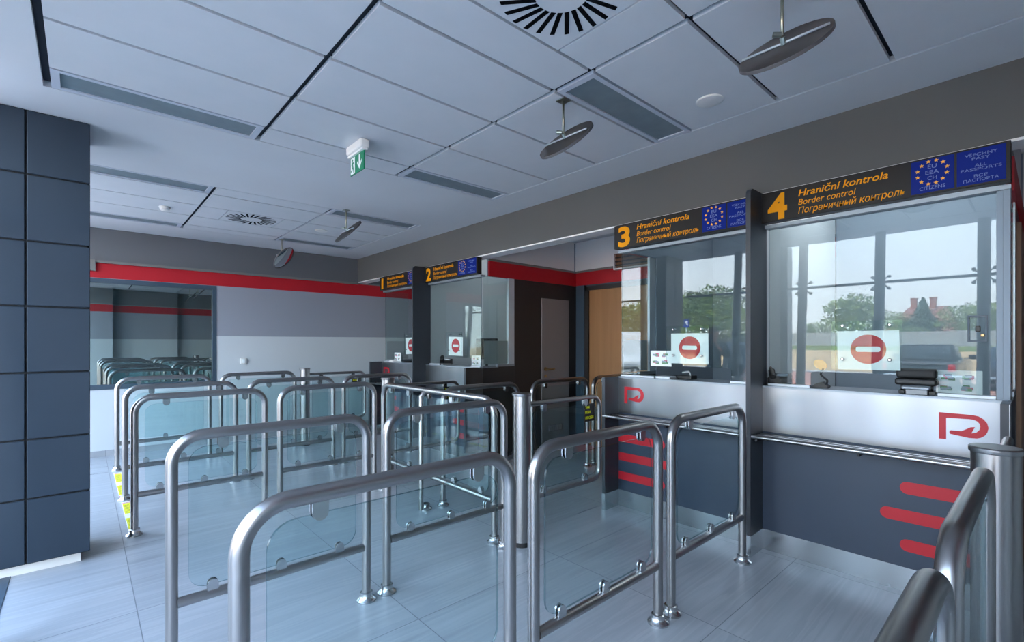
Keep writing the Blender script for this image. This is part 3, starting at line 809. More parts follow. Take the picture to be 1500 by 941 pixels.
# small devices on counter 3, and boxes at booth 1 and 2
t = tag(obj('document_box', B() if False else (lambda bb: (rbox(bb, -0.05, 0.05, -0.065, 0.065, 0, 0.022, 0.004, 1), bb)[1])(B()), M['pale_alu']), 'flat pale box lying on booth 3 counter under the card', 'box'); t.location = (3.50, 2.05, CT)
t = thing('card_reader', 'flat black card reader on booth 3 counter beside the pale box', 'reader', (3.60, 1.92, CT))
b = B(); rbox(b, -0.05, 0.05, -0.06, 0.06, 0, 0.03, 0.006, 2); obj('reader_body', b, M['black'], t)
b = B(); tube(b, rounded([(0, -0.03, 0.03), (0, -0.02, 0.06), (0, 0.04, 0.05)], 0.01, 3), 0.006, 8); obj('stylus', b, M['grey_plastic'], t)
t = tag(obj('black_tray', (lambda bb: (box(bb, -0.06, 0.06, -0.2, 0.2, 0, 0.012), box(bb, -0.06, 0.06, -0.2, -0.195, 0.012, 0.02), box(bb, -0.06, 0.06, 0.195, 0.2, 0.012, 0.02), bb)[3])(B()), M['black']), 'long flat black tray behind the left of booth 3 glass', 'tray'); t.location = (3.63, 2.24, CT)
t = tag(obj('document_box', (lambda bb: (rbox(bb, -0.04, 0.04, -0.05, 0.05, 0, 0.03, 0.004, 1), bb)[1])(B()), M['white_plastic']), 'small white box on booth 1 counter under its card', 'box'); t.location = (3.40 + 0.06, 6.52, CT)
t = thing('desk_monitor', 'dark monitor seen behind the side glass of booth 2', 'monitor', (3.80, 4.72, CT - 0.218))
b = B(); rbox(b, -0.02, 0.02, -0.2, 0.2, 0.3, 0.56, 0.006, 1); obj('screen', b, M['black_soft'], t)
b = B(); tube(b, [(0, 0, 0.01), (0, 0, 0.31)], 0.018, 10); rbox(b, -0.09, 0.09, -0.11, 0.11, 0, 0.014, 0.004, 1); obj('monitor_foot', b, M['black'], t)

# ================================================================== BARRIERS
def clip_bm(b, x, z, up, y=0.0):
    """D-shaped glass clamp on both faces of the pane"""
    s = 1 if up else -1
    pts = [(-0.0215, 0.0), (0.0215, 0.0), (0.0215, 0.028)] + [(0.0215 * math.cos(a), 0.028 + 0.0215 * math.sin(a)) for a in [PI * k / 8 for k in range(1, 8)]] + [(-0.0215, 0.028)]
    pts = [(p[0] + x, z + s * p[1]) for p in pts]
    if s < 0: pts = pts[::-1]
    for y0 in (0.0055, -0.0125):
        prism(b, pts, 0.007, Matrix(((1, 0, 0, 0), (0, 0, -1, y + y0 + 0.007), (0, 1, 0, 0), (0, 0, 0, 1))))
    box(b, x - 0.017, x + 0.017, y - 0.0125, y + 0.0125, z - s * 0.006, z + s * 0.006)

R = 0.0235
def flange(b, x):
    lathe(b, [(0.052, 0.0), (0.052, 0.008), (0.048, 0.012), (0.036, 0.022), (0.033, 0.03), (0.033, 0.046), (0.027, 0.05), (R, 0.05)], (x, 0, 0), 24)

def make_barrier(L, label, mid=None, nb=3, nt=2, loc=(0, 0, 0), rotz=0.0, grp='steel and glass lane barriers'):
    t = thing('lane_barrier', label, 'barrier', loc, rotz, grp)
    b = B(); tube(b, rounded([(0, 0, 0.002), (0, 0, 0.998), (L, 0, 0.998), (L, 0, 0.002)], 0.115, 10), R, 18); obj('frame', b, M['steel_tube'], t)
    b = B(); tube(b, [(R - 0.004, 0, 0.29), (L - R + 0.004, 0, 0.29)], 0.0215, 14); obj('lower_rail', b, M['steel_tube'], t)
    b = B(); prism(b, rrect(0.06, L - 0.06, 0.33, 0.945, 0.07, 6), 0.010, Matrix(((1, 0, 0, 0), (0, 0, -1, 0.005), (0, 1, 0, 0), (0, 0, 0, 1))), 0, 1); obj('glass_panel', b, [M['barrier_glass'], M['glass_edge']], t)
    for k in range(nb):
        b = B(); clip_bm(b, 0.15 + (L - 0.30) * k / (nb - 1), 0.306, True); obj('glass_clamp', b, M['chrome'], t)
    for k in range(nt):
        b = B(); clip_bm(b, 0.19 + (L - 0.34) * k / (nt - 1), 0.978, False); obj('glass_clamp', b, M['chrome'], t)
    for x in ((0, L) if mid is None else (0, mid, L)):
        b = B(); flange(b, x); obj('base_flange', b, M['chrome'], t)
    if mid is not None:
        b = B(); tube(b, [(mid, 0.045, 0.002), (mid, 0.045, 0.95), (mid, 0.01, 0.985)], 0.02, 14); obj('middle_post', b, M['steel_tube'], t)
    return t

UX = (0.28, 1.27, 2.262); UL = 0.87
rows = [
    (1.295, 0, 'nearest barrier at the bottom of the view, its big curved rail in front'),
    (1.295, 1, 'barrier left of the two nearest booth 4, standing just right of the steel gate cylinder'),
    (1.295, 2, 'barrier ending right at the tall fin between booths 3 and 4'),
    (0.13, 0, 'blurred barrier rail at the bottom right corner of the view'),
    (0.13, 1, 'blurred barrier whose rail runs up to the big cylinder at the right edge'),
    (2.47, 0, 'left foreground barrier just behind the nearest one, ending in front of the lengthwise barrier'),
    (2.47, 1, 'foreground barrier right of a double post, leading to the middle steel gate cylinder'),
    (4.42, 0, 'barrier beside the dark column with its left post by the floor sticker'),
    (4.42, 1, 'middle-distance barrier that meets the far end of the lengthwise barrier'),
    (5.46, 0, 'second barrier from the mirrored window, left post between two floor stickers'),
    (5.46, 1, 'middle barrier of the lane row that leads to the fin between booths 1 and 2'),
    (5.46, 2, 'barrier ending in front of the fin between booths 1 and 2'),
    (6.796, 0, 'barrier nearest the dark mirrored window on the left'),
    (6.796, 1, 'farthest barrier in front of the pale wall, left of the far gate cylinder'),
]
proto = None
for y, u, lab in rows:
    if proto is None: proto = make_barrier(UL, lab, loc=(UX[u], y, 0))
    else: dup(proto, lab, (UX[u], y, 0))
for x, lab in ((2.305, 'barrier at the passage mouth, standing across from the lengthwise barrier'), (3.372, 'barrier in front of the grey door in the passage'), (4.345, 'last barrier in the passage, in front of the wooden door')):
    dup(proto, lab, (x, 3.46, 0))
bl = make_barrier(1.66, 'long barrier running lengthwise past the passage, with a middle post', 0.90, 5, 5, (2.149, 2.585, 0), PI / 2)

# gates: a fat steel cylinder carrying a swing arm
def make_gate(loc, label, sgn=True):
    t = thing('swing_gate', label, 'gate', loc, 0, 'push gates on steel cylinders')
    b = B(); lathe(b, [(0.062, 0.03), (0.062, 1.03), (0, 1.03)], (0, 0, 0), 40); obj('cylinder', b, M['steel_tube'], t)
    b = B(); lathe(b, [(0.066, 1.03), (0.068, 1.034), (0.068, 1.046), (0.064, 1.05), (0, 1.05)], (0, 0, 0), 40); obj('cap', b, M['steel_tube'], t)
    b = B(); lathe(b, [(0.066, 0), (0.066, 0.03), (0, 0.03)], (0, 0, 0), 40); obj('foot_ring', b, M['black_soft'], t)
    b = B(); tube(b, rounded([(0.058, 0, 0.965), (0.86, 0, 0.965), (0.86, 0, 0.30), (0.058, 0, 0.30)], 0.085, 8), 0.018, 14); a = obj('arm_frame', b, M['steel_tube'], t)
    b = B(); prism(b, rrect(0.10, 0.815, 0.345, 0.915, 0.05, 5), 0.010, Matrix(((1, 0, 0, 0), (0, 0, -1, 0.005), (0, 1, 0, 0), (0, 0, 0, 1))), 0, 1); obj('glass_panel', b, [M['barrier_glass'], M['glass_edge']], t)
    for x in (0.22, 0.68):
        b = B(); clip_bm(b, x, 0.948, False); clip_bm(b, x, 0.317, True); obj('glass_clamp', b, M['chrome'], t)
    if sgn:
        b = B(); box(b, 0.665, 0.79, -0.009, -0.0055, 0.775, 0.915); s = obj('push_sign', b, M['black'], t)
        for tx, zz, ww in (('TAM', 0.877, 0.05), ('PUSH', 0.838, 0.062), ('OT CEБЯ', 0.795, 0.098)):
            text('sign_text', tx, M['yellow_green'], Matrix(((1, 0, 0, 0.675), (0, 0, -1, -0.009), (0, 1, 0, zz), (0, 0, 0, 1))), ww, 0.022, s, 0, 0.02)
    return t
g0 = make_gate((2.268, 2.43, 0), 'steel push gate with black and yellow sign, in the middle of the view')
dup(g0, 'steel push gate whose big cylinder stands at the right edge', (2.285, 0.115, 0))
dup(g0, 'steel push gate behind the far end of the lengthwise barrier', (2.275, 4.40, 0))
dup(g0, 'far steel push gate in front of the pale back wall', (2.26, 6.76, 0))

# floor stickers in the lane mouths
def sticker(y0, y1, x0, x1, label):
    t = thing('floor_sticker', label, 'sticker', ((x0 + x1) / 2, y0, 0), 0, 'yellow floor stickers')
    hw = (x1 - x0) / 2; L = y1 - y0
    b = B(); box(b, -hw, hw, 0, L, 0.0003, 0.0009); obj('white_base', b, M['white_paper'], t)
    for a, c in ((0.05, 0.42), (0.56, 0.94)):
        b = B(); box(b, -hw + 0.004, hw - 0.004, L * a, L * c, 0.0009, 0.0014)
        for k in range(7):
            yy = L * (a + (c - a) * (0.1 + 0.115 * k)); box(b, -hw * 0.6, hw * (0.2 + 0.4 * random.random()), yy, yy + 0.006, 0.0014, 0.0018, 1)
        obj('yellow_label', b, [M['yellow'], M['black_soft']], t)
    for a in (0.0, 0.95):
        b = B(); box(b, -hw + 0.004, hw - 0.004, L * a, L * a + 0.015, 0.0009, 0.0014); obj('magenta_line', b, M['magenta'], t)
sticker(4.52, 5.40, 0.252, 0.316, 'yellow and white floor sticker by the nearest left barrier post')
sticker(5.62, 6.66, 0.246, 0.310, 'yellow and white floor sticker farther back, towards the mirrored window')

# ================================================================== CEILING FITTINGS
def lamp(k, y0, y1, label):
    x0 = XE[k] + (0.034 if k == 0 else 0.02); x1 = XE[k + 1] - (0.006 if k == 2 else 0.018)
    t = thing('ceiling_light', label, 'ceiling light', ((x0 + x1) / 2, (y0 + y1) / 2, ZC), 0, 'unlit strip lights in the ceiling')
    hx = (x1 - x0) / 2; hy = (y1 - y0) / 2 - 0.006; f = 0.028
    b = B(); box(b, -hx, hx, -hy, -hy + f, 0, 0.02); box(b, -hx, hx, hy - f, hy, 0, 0.02); box(b, -hx, -hx + f * 1.3, -hy + f, hy - f, 0, 0.02); box(b, hx - f * 1.3, hx, -hy + f, hy - f, 0, 0.02)
    obj('lamp_frame', b, M['lamp_frame'], t)
    b = B(); box(b, -hx + f * 1.3, hx - f * 1.3, -hy + f, hy - f, 0.008, 0.02); obj('lamp_diffuser', b, M['lamp_panel'], t)
lab = ['long unlit strip light in the near ceiling above the dark column', 'unlit strip light at the ceiling edge right of the exit sign', 'wide unlit strip light beside a hanging mirror, nearest booth 3', 'unlit strip light above and outside the top of the view', 'unlit strip light in the far ceiling, first after the plain band on the left', 'unlit strip light above the far hanging mirror', 'short-looking unlit strip light nearest the back wall, left of the smoke detector', 'unlit strip light nearest the back wall, on the booth side']
for (k, y0, y1), l in zip(lamps, lab):
    if 'outside' in l: l = 'unlit strip light high over the foreground barriers'
    lamp(k, y0, y1, l)

def vent(q, label):
    x0, x1, y0, y1 = q; cx, cyy = (x0 + x1) / 2, (y0 + y1) / 2; h = (x1 - x0) / 2 - 0.006; hy = (y1 - y0) / 2 - 0.004
    t = thing('air_diffuser', label, 'vent', (cx, cyy, ZC), 0, 'square ceiling air diffusers')
    b = B(); box(b, -h, h, -hy, hy, 0.0, 0.012); obj('face_plate', b, M['tile_white'], t)
    b = B(); n = 24
    for k in range(n):
        a = 2 * PI * k / n; m4 = Matrix.Rotation(a, 4, 'Z')
        r0, r1, wd, tw = 0.108, 0.250, 0.0105, 0.030
        pts = [(r0, -wd + tw * 0.0), (r1, -wd + tw), (r1, wd + tw), (r0, wd)]
        prism(b, [((m4 @ Vector((p[0], p[1], 0))).x, (m4 @ Vector((p[0], p[1], 0))).y) for p in pts], 0.003, Matrix.Translation((0, 0, -0.0015)))
    obj('slot', b, M['slot_black'], t)
vent(vents[0], 'square swirl air diffuser cut by the top of the view')
vent(vents[1], 'square swirl air diffuser in the far ceiling')

def hang_mirror(x, y, yaw, zc, label, tlt=0.80, R_=0.172):
    t = thing('hanging_mirror', label, 'mirror', (x, y, ZC), yaw, 'round mirrors hung from the ceiling')
    dz = zc - ZC
    n = Vector((math.sin(tlt), 0, -math.cos(tlt)))      # mirror face looks to the booths and down
    c = Vector((-0.03, 0, dz)) ; c = Vector((0.0, 0, dz)) + n * 0.035
    b = B(); box(b, -0.03, 0.03, -0.03, 0.03, -0.006, -0.0005); obj('ceiling_plate', b, M['zinc'], t)
    b = B(); tube(b, [(0, 0, -0.005), (0, 0, dz + 0.01)], 0.0065, 10); obj('rod', b, M['rod'], t)
    b = B(); tube(b, [c - n * 0.018 + Vector((0, -R_ * 0.93, 0)), c - n * 0.018 + Vector((0, R_ * 0.93, 0))], 0.005, 8); obj('support_bar', b, M['pale_alu'], t)
    b = B(); tube(b, [(0, 0, dz + 0.005), tuple(c - n * 0.012)], 0.011, 10); lathe(b, [(0.011, 0), (0.011, 0.03), (0, 0.03)], (-0.012, 0.0, dz + 0.01), 10, (-0.6, 0.8, 0.1)); obj('swivel_joint', b, M['zinc'], t)
    b = B(); lathe(b, [(0, -0.008), (R_ - 0.006, -0.007), (R_ - 0.006, 0.0), (0, 0.0)], tuple(c), 48, tuple(n)); obj('mirror_back', b, M['mirror_back'], t)
    b = B(); lathe(b, [(R_ - 0.006, -0.008), (R_, -0.008), (R_, 0.006), (R_ - 0.006, 0.006), (R_ - 0.006, -0.008)], tuple(c), 48, tuple(n)); obj('rim', b, M['mirror_rim'], t)
    b = B(); lathe(b, [(R_ - 0.006, 0.0005), (R_ * 0.7, 0.008), (R_ * 0.35, 0.013), (0, 0.015)], tuple(c), 48, tuple(n)); obj('mirror_face', b, M['mirror_face'], t)
hang_mirror(2.066, 0.70, 0, 2.605, 'large-looking round hanging mirror at the top right, nearest the camera')
hang_mirror(2.068, 1.864, 0, 2.60, 'round hanging mirror left of the wide ceiling strip light')
hang_mirror(2.075, 4.943, 0.0, 2.60, 'round hanging mirror in the far ceiling below the exit sign')
hang_mirror(2.016, 6.932, -0.75, 2.57, 'farthest round hanging mirror, reflecting the red wall band', 0.9)

# exit sign
t = thing('exit_sign', 'green exit sign with running figure and down arrow on the ceiling', 'exit sign', (1.44, 3.235, ZC), 0.0)
b = B(); m4 = Matrix.Translation((0, 0, 0)) @ Matrix(((0, -1, 0, 0), (0, 0, 1, -0.13), (-1, 0, 0, 0), (0, 0, 0, 1)))
def exit_parts(t):
    b = B(); rbox(b, -0.034, 0.034, -0.125, 0.125, -0.062, -0.001, 0.014, 3); obj('lamp_housing', b, M['white_plastic'], t)
    b = B(); rbox(b, -0.02, 0.02, -0.125, 0.125, -0.078, -0.06, 0.006, 2); obj('housing_lip', b, M['white_plastic'], t)
    b = B(); box(b, -0.004, 0.004, -0.11, 0.11, -0.205, -0.077); pn = obj('sign_plate', b, M['green_sign'], t)
    W = lambda x: Matrix(((0, 0, -1, x), (-1, 0, 0, 0.11), (0, 1, 0, -0.205), (0, 0, 0, 1)))
    b = B(); prism(b, [(0.008, 0.006), (0.075, 0.006), (0.075, 0.122), (0.008, 0.122)], 0.0008, W(-0.004)); dr = obj('doorway', b, M['white_paper'], pn)
    b = B()
    prism(b, [(0.038 + 0.009 * math.cos(2 * PI * k / 14), 0.103 + 0.009 * math.sin(2 * PI * k / 14)) for k in range(14)], 0.0008, W(-0.0048))
    for pts in ([(0.030, 0.09), (0.044, 0.09), (0.050, 0.06), (0.034, 0.055)], [(0.044, 0.09), (0.066, 0.082), (0.066, 0.074), (0.044, 0.08)], [(0.030, 0.09), (0.018, 0.07), (0.024, 0.066), (0.036, 0.08)],
                [(0.034, 0.058), (0.05, 0.06), (0.058, 0.04), (0.062, 0.015), (0.053, 0.013), (0.048, 0.036)], [(0.034, 0.058), (0.044, 0.05), (0.032, 0.034), (0.014, 0.022), (0.011, 0.03), (0.028, 0.042)]):
        prism(b, pts[::-1], 0.0008, W(-0.0048))
    obj('running_figure', b, M['green_sign'], pn)
    b = B(); prism(b, [(0.15, 0.018), (0.186, 0.06), (0.186, 0.078), (0.159, 0.05), (0.159, 0.118), (0.141, 0.118), (0.141, 0.05), (0.114, 0.078), (0.114, 0.06)], 0.0008, W(-0.004)); obj('arrow', b, M['white_paper'], pn)
exit_parts(t)
b.free()

def speaker(x, y, r, label):
    t = thing('ceiling_speaker', label, 'speaker', (x, y, ZC), 0, 'round ceiling speakers')
    b = B(); lathe(b, [(0, -0.012), (r * 0.8, -0.011), (r * 0.95, -0.008), (r * 0.96, -0.0005), (0, -0.0005)], (0, 0, 0), 40); obj('speaker_grille', b, M['white_plastic'], t)
    b = B(); lathe(b, [(r * 0.95, -0.006), (r, -0.006), (r, -0.0005), (r * 0.95, -0.0005), (r * 0.95, -0.006)], (0, 0, 0), 40); obj('speaker_rim', b, M['white_plastic'], t)
speaker(2.70, 1.30, 0.075, 'round white ceiling speaker near the top right')
speaker(2.22, 6.05, 0.075, 'round white ceiling speaker in the far ceiling')
t = thing('smoke_detector', 'small white smoke detector in the far ceiling', 'smoke detector', (0.629, 6.068, ZC))
b = B(); lathe(b, [(0.05, -0.0005), (0.05, -0.014), (0.046, -0.018), (0, -0.018)], (0, 0, 0), 28); obj('detector_base', b, M['white_plastic'], t)
b = B(); lathe(b, [(0.042, -0.018), (0.040, -0.034), (0.022, -0.046), (0, -0.048)], (0, 0, 0), 28); obj('detector_head', b, M['white_plastic'], t)

# wall box and poster-like details on the pale wall
t = thing('wall_switch', 'small white box on the pale back wall behind the barriers', 'switch', (1.72, WY, 1.135))
b = B(); rbox(b, -0.04, 0.04, -0.03, -0.0005, -0.04, 0.04, 0.004, 2); obj('switch_box', b, M['white_plastic'], t)
b = B(); rbox(b, -0.02, 0.02, -0.036, -0.03, -0.03, 0.03, 0.003, 1); obj('rocker', b, M['white_paper'], t)

# ================================================================== OUTSIDE, mirrored in the booth glass
def ground_z(x):
    if x > -6: return -0.06
    if x > -12: return -0.06 - 0.24 * (-6 - x) / 6
    if x > -21: return -0.30 + 0.17 * (-12 - x) / 9
    return -0.13 + 0.9 * (-21 - x) / 17 if x > -38 else 0.77 + 0.4 * min(1.0, (-38 - x) / 1.5)
def strip(name, x0, x1, m, kind='structure'):
    b = B(); n = max(2, int(abs(x1 - x0) / 1.5)); ya, yb = -40, 70
    top = [[b.verts.new((x0 + (x1 - x0) * i / n, y, ground_z(x0 + (x1 - x0) * i / n))) for y in (ya, yb)] for i in range(n + 1)]
    bot = [[b.verts.new((v.co.x, v.co.y, -1.2)) for v in r] for r in top]
    for i in range(n):
        b.faces.new((top[i][0], top[i + 1][0], top[i + 1][1], top[i][1])); b.faces.new((bot[i][1], bot[i + 1][1], bot[i + 1][0], bot[i][0]))
        for s in (0, 1): b.faces.new((top[i][s], bot[i][s], bot[i + 1][s], top[i + 1][s]))
    for i in (0, n): b.faces.new((top[i][0], top[i][1], bot[i][1], bot[i][0]))
    o = obj(name, b, m); o['kind'] = kind
    return o
strip('ground', -0.43, -13, M['pavement']); strip('ground.001', -13, -21, M['paving']); strip('ground.002', -21, -38, M['sand']); strip('ground.003', -38, -90, M['grass'])
t = thing('boundary_wall', 'long grey concrete wall mirrored behind the car park', 'wall', (-39.5, 14, 1.1))
b = B(); box(b, -0.08, 0.08, -50, 50, -0.3, 1.12); obj('wall_panels', b, M['fence'], t)
b = B()
for k in range(41): box(b, 0.08, 0.14, -50 + 2.5 * k, -49.8 + 2.5 * k, -0.3, 1.16)
obj('wall_posts', b, M['fence'], t)

def tree(x, y, h, wd, kind, label, conifer=False):
    z = ground_z(x) - 0.05
    t = thing('tree', label, 'tree', (x, y, z), 0, 'trees mirrored in the glass')
    b = B(); tube(b, [(0, 0, 0), (0.02 * h, 0, h * 0.3), (0, 0.01 * h, h * 0.75)], [0.035 * h * 0.5, 0.025 * h * 0.5, 0.008 * h], 8)
    for k in range(6):
        a = k * 1.05; z0_ = h * (0.28 + 0.07 * k); tube(b, [(0.01 * h, 0, z0_), (math.cos(a) * wd * 0.35, math.sin(a) * wd * 0.35, z0_ + 0.16 * h)], [0.011 * h, 0.004 * h], 6)
    obj('trunk', b, M['bark'], t)
    b = B(); rnd = random.Random(int(x * 13 + y * 7 + h * 100))
    nl = 2200
    for i in range(nl):
        while True:
            p = Vector((rnd.uniform(-1, 1), rnd.uniform(-1, 1), rnd.uniform(-1, 1)))
            if p.length < 1 and p.length > 0.35: break
        if conifer:
            f = rnd.random(); p = Vector((p.x * (1 - f) * wd * 0.5, p.y * (1 - f) * wd * 0.5, h * (0.12 + 0.88 * f)))
        else:
            cl = rnd.randrange(9); a = cl * 0.7 * 2; rr = wd * 0.27 * (0 if cl == 8 else 1)
            ctr = Vector((math.cos(a) * rr, math.sin(a) * rr, h * (0.42 + 0.055 * (cl % 9))))
            if cl == 8: ctr.z = h * 0.82
            p = ctr + Vector((p.x * wd * 0.27, p.y * wd * 0.27, p.z * h * 0.17))
        s = 0.035 * h * rnd.uniform(0.5, 1.2)
        q = Matrix.Rotation(rnd.uniform(0, 6.28), 3, Vector((rnd.uniform(-1, 1), rnd.uniform(-1, 1), rnd.uniform(-1, 1))).normalized())
        vs = [b.verts.new(p + q @ Vector(c)) for c in ((-s, -s * 0.5, 0), (s * 0.2, -s * 0.6, 0.2 * s), (s, 0, 0), (0.1 * s, s * 0.6, 0.2 * s))]
        b.faces.new(vs)
    me = bpy.data.meshes.new('crown'); b.to_mesh(me); b.free(); me.materials.append(M['leaf%d' % kind])
    o = bpy.data.objects.new('crown', me); C.objects.link(o); o.parent = t
# (pixel x, top pixel y, distance X, width, kind, conifer) -> placed by the mirror at X = 3.5
def mirr(px, Xr):
    u = (px - 750) / 702.0; f = (math.sin(YAW), math.cos(YAW)); r = (math.cos(YAW), -math.sin(YAW))
    ax, ay = f[0] + r[0] * u, f[1] + r[1] * u; tt = (7.0 - Xr) / ax
    return ax * tt, ay * tt, tt
def tree_px(px, top, Xr, wd, kind, label, con=False):
    _, y, d = mirr(px, Xr); zt = 1.4 + (502 - top) * d / 702.0
    tree(Xr, y, zt - ground_z(Xr) + 0.05, wd, kind, label, con)
tree_px(1250, 429, -43, 4.6, 1, 'tall pale birch-like tree mirrored at the middle of booth 4 glass')
tree_px(1205, 470, -42, 4.4, 1, 'low pale tree mirrored left of the tall birch in booth 4 glass')
tree_px(1187, 474, -44, 2.2, 2, 'small dark conifer mirrored at the left of booth 4 glass', True)
tree_px(1290, 455, -46, 6.0, 1, 'bushy tree mirrored right of the tall birch in booth 4 glass')
tree_px(1352, 437, -44, 3.6, 2, 'dark spruce mirrored in front of the red-roofed house', True)
tree_px(1432, 440, -43, 5.0, 1, 'light green tree mirrored right of the house')
tree_px(1465, 448, -43, 4.0, 1, 'tree mirrored at the far right edge of booth 4 glass')
tree_px(1000, 424, -34, 5.5, 0, 'dark dense tree mirrored left of the fork in booth 3 glass')
tree_px(1045, 416, -36, 6.5, 0, 'tallest dark tree mirrored in the middle of booth 3 glass')
tree_px(1022, 440, -32, 6.0, 0, 'broad dark tree mirrored low in the middle of booth 3 glass')
tree_px(1078, 448, -36, 5.5, 1, 'lighter tree mirrored at the right of booth 3 glass')
tree_px(930, 440, -34, 5.5, 0, 'dark tree mirrored above the white van')
tree_px(968, 432, -38, 6.0, 0, 'dark tree mirrored behind the tiled column')
tree_px(1330, 478, -41.5, 3.4, 1, 'small young tree mirrored before the boundary wall')

# house
_, yA, dA = mirr(1303, -52); _, yB, dB = mirr(1412, -52)
t = thing('house', 'house with red-brown hipped roof mirrored in booth 4 glass', 'house', (-52, (yA + yB) / 2, 1.1))
hw = (yA - yB) / 2; ze = 1.4 + (502 - 489) * dB / 702.0 - 1.1; zr = 1.4 + (502 - 447) * dB / 702.0 - 1.1
b = B(); box(b, -3.2, 3.2, -hw * 0.92, hw * 0.92, -0.2, ze); obj('house_walls', b, M['house_wall'], t)
b = B(); vs = [b.verts.new(p) for p in ((-3.6, -hw, ze), (3.6, -hw, ze), (3.6, hw, ze), (-3.6, hw, ze), (0, -hw * 0.62, zr), (0, hw * 0.45, zr))]
for q in ((0, 3, 2, 1), (0, 1, 4), (1, 2, 5, 4), (2, 3, 5), (3, 0, 4, 5)): b.faces.new([vs[i] for i in q])
obj('roof', b, M['roof_tile'], t)
for yy in (0.30, -0.22):
    b = B(); box(b, -0.25, 0.25, hw * yy - 0.22, hw * yy + 0.22, zr - 0.9, zr + 0.75); box(b, -0.3, 0.3, hw * yy - 0.27, hw * yy + 0.27, zr + 0.75, zr + 0.85); obj('chimney', b, M['brick'], t)
for yy in (0.35, -0.35):
    b = B(); lathe(b, [(1.1, 0), (1.1, 1.7), (0, 1.7)], (1.2, hw * yy, ze + 0.35), 24, (1, 0, 0)); obj('dormer', b, M['roof_tile'], t)
    b = B(); box(b, 2.9, 2.93, hw * yy - 0.6, hw * yy + 0.6, ze + 0.4, ze + 1.1); obj('dormer_window', b, M['car_glass'], t)

